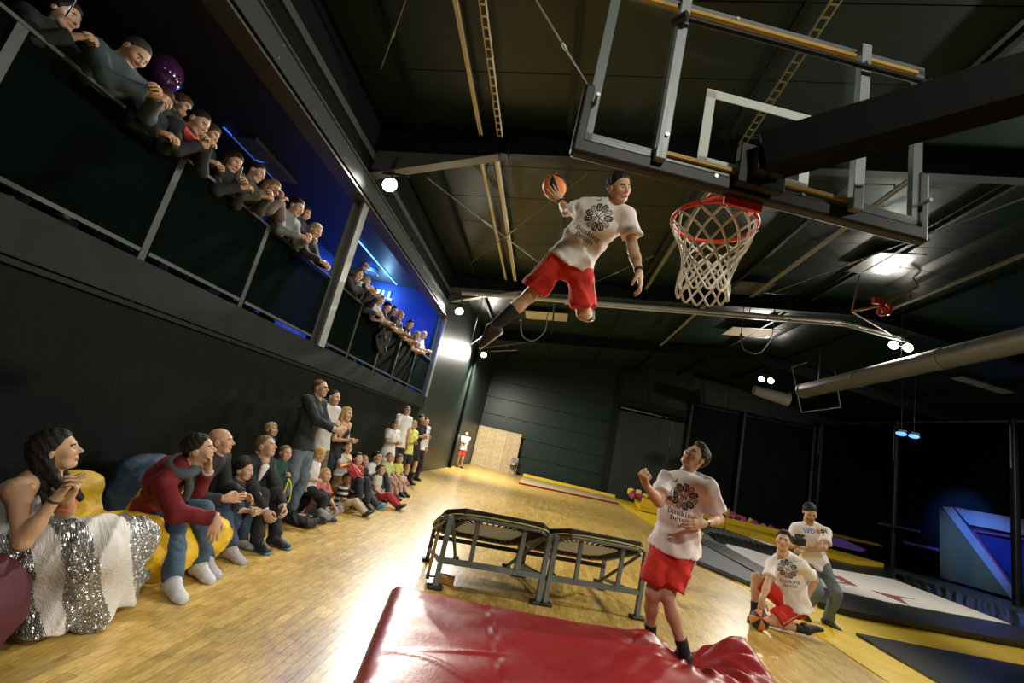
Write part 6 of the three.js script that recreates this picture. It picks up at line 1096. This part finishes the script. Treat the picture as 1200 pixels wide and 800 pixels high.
/* ------------------------------------------------------------------ trampoline area on the right */
{
  const yv = M([.66, .45, .008], .5, { roughnessMap: smudge, bumpMap: wallBump, bumpScale: .001 }), vinyl = M([.014, .016, .018], .3, { bumpMap: clothBump, bumpScale: .004 }), dark = M([.035, .042, .045], .55), bed = M([.55, .53, .5], .7, { bumpMap: clothBump, bumpScale: .002 });
  const zone = (name, label, cat, px, y0, y1, mat, st, world) => { const g = withUV(groundPoly(px, y0, y1, world), (x, y, z) => [x, z]); g.computeBoundingBox(); const b = g.boundingBox, c = [(b.min.x + b.max.x) / 2, 0, (b.min.z + b.max.z) / 2]; const m = part(name, g.translate(-c[0], -c[1], -c[2]), mat); m.position.set(...c); tag(m, label, cat, null, st); return m; };
  // yellow vinyl walkway from the parquet edge outwards
  zone('yellow_walkway', 'yellow vinyl walkway between parquet and trampolines', 'walkway', null, -.02, .012, yv, 'structure', [[4.19, 0, -3], [4.19, 0, -27.6], [6.2, 0, -26.5], ...[[800, 606], [845, 640], [830, 655], [885, 690], [960, 700], [1000, 718], [1230, 762]].map(([a, b]) => at(a, b, { y: 0 })), [11, 0, -3]]);
  zone('black_pad', 'black vinyl triangle pad let into the yellow walkway', 'pad', [[1003, 741], [1230, 785], [1260, 860], [1180, 850], [1107, 801]], .0, .05, vinyl);
  // trampoline field: frame pads and beds
  const fld = zone('trampoline_frame', 'black frame block around the white trampoline beds', 'trampoline', [[814, 655], [822, 628], [846, 606], [912, 631], [1049, 664], [1230, 715], [1230, 762], [1000, 717], [960, 700], [884, 686]], 0, .05, dark);
  const child = (name, px, y0, y1, mat) => { const g = withUV(groundPoly(px, y0, y1), (x, y, z) => [x, z]); return part(name, g.translate(-fld.position.x, -fld.position.y, -fld.position.z), mat, fld); };
  child('front_pad', [[957, 687], [1040, 706], [1185, 732], [1230, 741], [1230, 758], [1000, 716], [958, 704]], .03, .12, vinyl);
  child('front_pad', [[822, 630], [850, 640], [895, 665], [957, 688], [957, 694], [890, 672], [826, 638]], .03, .12, vinyl);
  child('side_apron', [[818, 641], [826, 639], [884, 671], [883, 683], [815, 655]], .03, .1, M([.028, .036, .036], .6));
  child('trampoline_bed', [[850, 634], [905, 652], [975, 666], [1046, 678], [1185, 731], [1040, 705], [957, 686], [895, 664], [852, 640]], .04, .075, bed);
  child('trampoline_bed', [[846, 611], [870, 615], [912, 630], [925, 640], [905, 640], [862, 622]], .04, .075, bed);
  child('far_pad', [[848, 607], [912, 629], [1000, 652], [1049, 665], [1046, 676], [975, 664], [930, 652], [925, 640], [912, 628], [868, 612]], .03, .11, vinyl);
  // wrinkled pads: folds across the strip
  const ridged = (quad, n, nm) => { const P = quad.map(([a, b]) => at(a, b, { y: .1 })), v = [], ix = [], m = n * 6, w = 6; for (let i = 0; i <= m; i++) for (let j = 0; j <= w; j++) { const u = i / m, t = j / w, p = mix(mix(P[0], P[1], u), mix(P[3], P[2], u), t); const arch = Math.sin(t * Math.PI); v.push(p[0] - fld.position.x, .07 + .1 * arch + .05 * arch * Math.sin(u * n * Math.PI * 2 + 1.2 * Math.sin(t * 3 + u * 9)), p[2] - fld.position.z); } for (let i = 0; i < m; i++) for (let j = 0; j < w; j++) { const a = i * (w + 1) + j; ix.push(a, a + 1, a + w + 1, a + 1, a + w + 2, a + w + 1); } const g = new THREE.BufferGeometry(); g.setAttribute('position', new THREE.Float32BufferAttribute(v, 3)); g.setIndex(ix); g.computeVertexNormals(); withUV(g, (x, y, z) => [x, z]); return part(nm, g, M([.02, .024, .026], .22, { side: THREE.DoubleSide }), fld); };
  ridged([[828, 622], [915, 641], [930, 655], [842, 634]], 12, 'wrinkled_pad'); ridged([[1050, 671], [1215, 722], [1215, 740], [1062, 683]], 11, 'wrinkled_pad');
  // red arrows printed on the bed
  const arrow = (px) => child('red_arrow', px, .074, .079, M([.2, .018, .016], .7));
  arrow([[971, 673], [985, 675], [1006, 687], [975, 681], [990, 682]]); arrow([[1020, 691], [1046, 697], [1073, 702], [1054, 700], [1066, 709]]);
  // yellow and purple stripes beyond
  zone('yellow_stripe', 'yellow stripe on the floor beyond the trampoline beds', 'stripe', [[744, 582], [770, 588], [800, 597], [850, 607], [912, 626], [1000, 650], [1036, 660], [1000, 655], [912, 634], [850, 613], [800, 607], [760, 596]], .05, .26, yv, null, [[744, 584], [780, 591], [840, 605], [912, 626], [1000, 650], [1036, 660], [1000, 656], [912, 634], [850, 614], [800, 603], [750, 592]].map(([a, b]) => { const p = at(a, b, { y: .26 }); p[2] = Math.max(p[2], -27.4); return p; }));
  // cage of nets
  const cg = [[19.6, -13], [17.3, -18.7], [16.35, -23.2], [15.35, -27.4]], net = new THREE.MeshPhysicalMaterial({ color: lin(.002, .003, .0035), roughness: .9, specularIntensity: .1, transparent: true, opacity: .4 });
  const cage = thing('net_cage', 'tall black net cage around the trampolines', 'cage', [16.4, 0, -22]); const O = [16.4, 0, -22];
  cg.forEach(([x, z], i) => {
    const p = sub([x, 0, z], O); part('post', [box(.22, 6.7, .22, p[0], 3.35, p[2], .06)], M([.004, .005, .0055], .5), cage);
    part('cable_tie', [box(.02, 1.6, .03, p[0] - .12, 5.6, p[2])], M([.2, .22, .22], .3), cage);
    if (i < cg.length - 1) { const q = sub([cg[i + 1][0], 0, cg[i + 1][1]], O); part('top_rail', [rod(add(p, [0, 6.6, 0]), add(q, [0, 6.6, 0]), .06, 10)], M([.06, .065, .065], .35, { metalness: .4 }), cage); const mesh = bar(add(p, [0, 3.35, 0]), add(q, [0, 3.35, 0]), .02, 6.4); part('net', [mesh], net, cage); }
  });
  // painted pads along the foot of the cage
  { const A = [17.3, 0, -18.7], B = [15.35, 0, -27.4], u = norm(sub(B, A)), n = cross(u, UP), sgn = dot(n, sub(EYE, A)) > 0 ? 1 : -1;
    const pad = (nm, lb, px, mat, off) => { const P = px.map(([a, b]) => { const d = rayOf(a, b), t = dot(sub(A, EYE), n) / dot(d, n); const p = mad(EYE, d, t); return [dot(sub(p, A), u), Math.max(p[1], .02)]; }); const g = new THREE.ExtrudeGeometry(new THREE.Shape(P.map((p) => new THREE.Vector2(Math.min(p[0], 8.6), p[1]))), { depth: .08, bevelEnabled: false }); g.applyMatrix4(new THREE.Matrix4().makeBasis(V(u), V(UP), V(n))); const c = add(A, mul(n, sgn * (.14 + off))); const m = part(nm, withUV(g, (x, y, z) => [z, y]), mat); m.position.set(...c); tag(m, lb, 'pad'); };
    pad('blue_pad', 'blue pad stripe at the cage foot behind the cameraman', [[905, 612], [935, 617], [935, 627], [915, 622]], M([.02, .04, .22], .6), .02);
    pad('purple_pad', 'purple pad stripe at the cage foot right of the cameraman', [[972, 629], [990, 632], [1018, 645], [1012, 647], [974, 639]], M([.28, .16, .75], .6), .02);
    pad('orange_pad', 'dull orange pad stripe low on the cage', [[935, 614], [1030, 637], [1036, 641], [1000, 634], [935, 618]], M([.35, .18, .02], .7), 0);
    pad('violet_pad', 'thin violet pad stripe seen on the cage net', [[1032, 612], [1080, 622], [1080, 624], [1032, 615]], M([.04, .03, .15], .6), 0);
    pad('violet_pad', 'lower thin violet pad stripe beside the brown triangle', [[1062, 634], [1102, 643], [1102, 646], [1062, 637]], M([.04, .03, .15], .6), .0); }
  // second row of posts further left along the far wall
  const back = thing('net_cage', 'black net wall before the far right corner', 'cage', [11.2, 0, -27.7]); for (const x of [-3.0, 0, 3.9]) part('post', [box(.18, 6.4, .18, x, 3.2, 0, .05)], M([.01, .012, .013], .5), back); for (const [a, b] of [[-3, 0], [0, 3.9]]) { part('net', [box(b - a - .2, 6.2, .02, (a + b) / 2, 3.1, 0)], net, back); part('top_rail', [rod([a, 6.35, 0], [b, 6.35, 0], .05, 8)], steelBlack, back); }
  // lit triangular climbing wall behind the net
  const TA = at(1103, 681, { y: 0 }), TB = at(1193, 707, { y: 0 }), u = norm(sub(TB, TA)), nrm = norm(cross(u, UP));
  const tw = thing('angled_wall', 'blue lit angular padded wall with a dull brown triangle panel', 'wall pad', TA); const onp = (px, py, off = 0) => { const d = rayOf(px, py), n = nrm, t = dot(sub(TA, EYE), n) / dot(d, n); return add(sub(mad(EYE, d, t), TA), mul(n, off)); };
  const slab = (nm, px, off, th, mat) => { const P = px.map(([a, b]) => onp(a, b)); const sh = new THREE.Shape(P.map((p) => new THREE.Vector2(dot(p, u), p[1]))); const g = new THREE.ExtrudeGeometry(sh, { depth: th, bevelEnabled: false }); const m = new THREE.Matrix4().makeBasis(V(u), V(UP), V(cross(u, UP))); g.applyMatrix4(m); const front = dot(cross(u, UP), sub(EYE, TA)) > 0 ? 1 : -1; const o = mul(cross(u, UP), front * off - (front < 0 ? 0 : 0)); g.translate(...o); return part(nm, [withUV(g, (x, y, z) => [x, y])], mat, tw); };
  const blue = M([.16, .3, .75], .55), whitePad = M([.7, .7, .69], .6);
  slab('backing', [[1103, 594], [1230, 615], [1230, 720], [1103, 682]], -.1, .06, M([.012, .022, .09], .6));
  slab('brown_panel', [[1103, 596], [1110, 600], [1186, 700], [1104, 677]], .1, .06, M([.3, .25, .09], .8));
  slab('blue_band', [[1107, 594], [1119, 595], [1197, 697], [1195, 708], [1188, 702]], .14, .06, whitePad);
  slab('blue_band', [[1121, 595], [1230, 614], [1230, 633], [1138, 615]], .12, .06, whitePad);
  slab('blue_inset', [[1140, 620], [1230, 638], [1230, 720], [1197, 690]], .02, .04, M([.015, .03, .25], .6));
  const pts = [[1190, 687], [1143, 622], [1230, 637]].map(([a, b]) => onp(a, b)); part('pink_line', [tube([pts[0], mix(pts[0], pts[1], .5), mix(pts[0], pts[1], .97), pts[1], mix(pts[1], pts[2], .03), mix(pts[1], pts[2], .5), pts[2]].map((p) => add(p, mul(cross(u, UP), (dot(cross(u, UP), sub(EYE, TA)) > 0 ? 1 : -1) * .25))), .035, 40, 6)], M([.75, .1, .25], .5), tw);
  slab('blue_kerb', [[1085, 672], [1103, 679], [1230, 716], [1230, 722], [1090, 680]], .16, .05, M([.02, .05, .35], .5));
  // small blue lamps seen through the net
  for (const [px, py, lb] of [[1056, 508, 'small blue lamp, left of a pair seen through the net'], [1071, 511, 'small blue lamp, right of a pair seen through the net']]) { const p = at(px, py, { z: -17.6 }), t = thing('blue_lamp', lb, 'lamp', p); part('lens', [new THREE.SphereGeometry(.11, 14, 10).scale(1.6, .7, 1)], new THREE.MeshStandardMaterial({ color: 0x3366ff, emissive: lin(.1, .28, 1), emissiveIntensity: 2.6 }), t); part('housing', [box(.3, .1, .16, 0, .1, 0, .02)], steelBlack, t); part('hanger', [rod([0, .1, 0], [0, roofY(p[0]) - p[1], 0], .012, 6)], steelBlack, t); const q = add(TA, add(mul(u, 1.2), [0, 1.7, 0])), d = norm(sub(q, p)), l = new THREE.SpotLight(lin(.1, .26, 1), 480, 0, .26, .8, 2); l.position.set(...mad(p, d, .25)); l.target.position.set(...q); l.shadow.radius = 5; l.name = 'blue_lamp_beam'; scene.add(l, l.target); }
  // foam cubes in the pit
  const R = rng(77), cols = [['yellow', [.75, .55, .04]], ['maroon pink', [.35, .03, .09]], ['pale yellow', [.75, .62, .22]]]; let cnt = 0;
  const cubes = [...Array.from({ length: 22 }, (_, i) => [742 + (i % 11) * 5.4, 578 + (i % 11) * 2.1 + (i > 10 ? -4 : 0)]), ...Array.from({ length: 8 }, (_, i) => [852 + i * 7, 599 + i * 2.6])];
  cubes.forEach(([qx, qy], i) => { const px = qx + (R() - .5) * 7, py = qy + (R() - .5) * 3; const c = cols[i >= 22 ? (i % 2 ? 1 : 2) : i > 10 ? (i % 3 ? 0 : 2) : (i % 4 === 3 ? 0 : 1)]; const s = .2 + R() * .12, p = i >= 22 ? at(px, py + 2, { z: -26.6 + (i % 2) * .25 }) : at(px, py + 3, { z: -24.6 - (i > 10 ? .35 : 0) }); const t = thing('foam_cube', c[0] + ' foam cube in the pit beyond the walkway', 'foam cube', [p[0], Math.max(p[1], s * .5), p[2]], R() * 3, 'foam cubes, ' + c[0]); t.rotation.set(R() * .7, R() * 3, R() * .7); part('foam', [box(s, s, s, 0, 0, 0, .02)], M(i >= 22 && c[0] === 'maroon pink' ? [.6, .08, .25] : c[1], .9), t); part('seam', [box(s * 1.005, .008, s * 1.005, 0, 0, 0)], M([.3, .2, .06], .9), t); });
  const pit = at(742, 590, { y: 0 }); 
  // low pit walls carrying the cubes
  { const a = at(852, 601, { z: -26.5 }), b = at(905, 617, { z: -26.5 }); tag(part('pit_edge', [box(b[0] - a[0] + .6, Math.min(a[1], b[1]) - .1, .7, 0, (Math.min(a[1], b[1]) - .1) / 2, 0, .03)], yv), 'yellow edge of the foam pit with pink cubes, beside the cage', 'pit edge').position.set((a[0] + b[0]) / 2, 0, -26.5); }
  tag(part('pit_edge', [box(6.5, .5, .3, 0, .25, 0, .03)], yv), 'yellow edge of the foam pit next to the parquet inset', 'pit edge').position.set(8.6, 0, -24.1);
}

scene.traverse((o) => { if (o.isMesh) { const tr = o.material.transparent || o.material.transmission > 0; o.castShadow = !tr; o.receiveShadow = true; } if (o.isLight && !o.isRectAreaLight) { o.castShadow = true; if (o.shadow) { o.shadow.mapSize.set(1024, 1024); o.shadow.bias = -.0005; } } });
renderer.render(scene, camera);
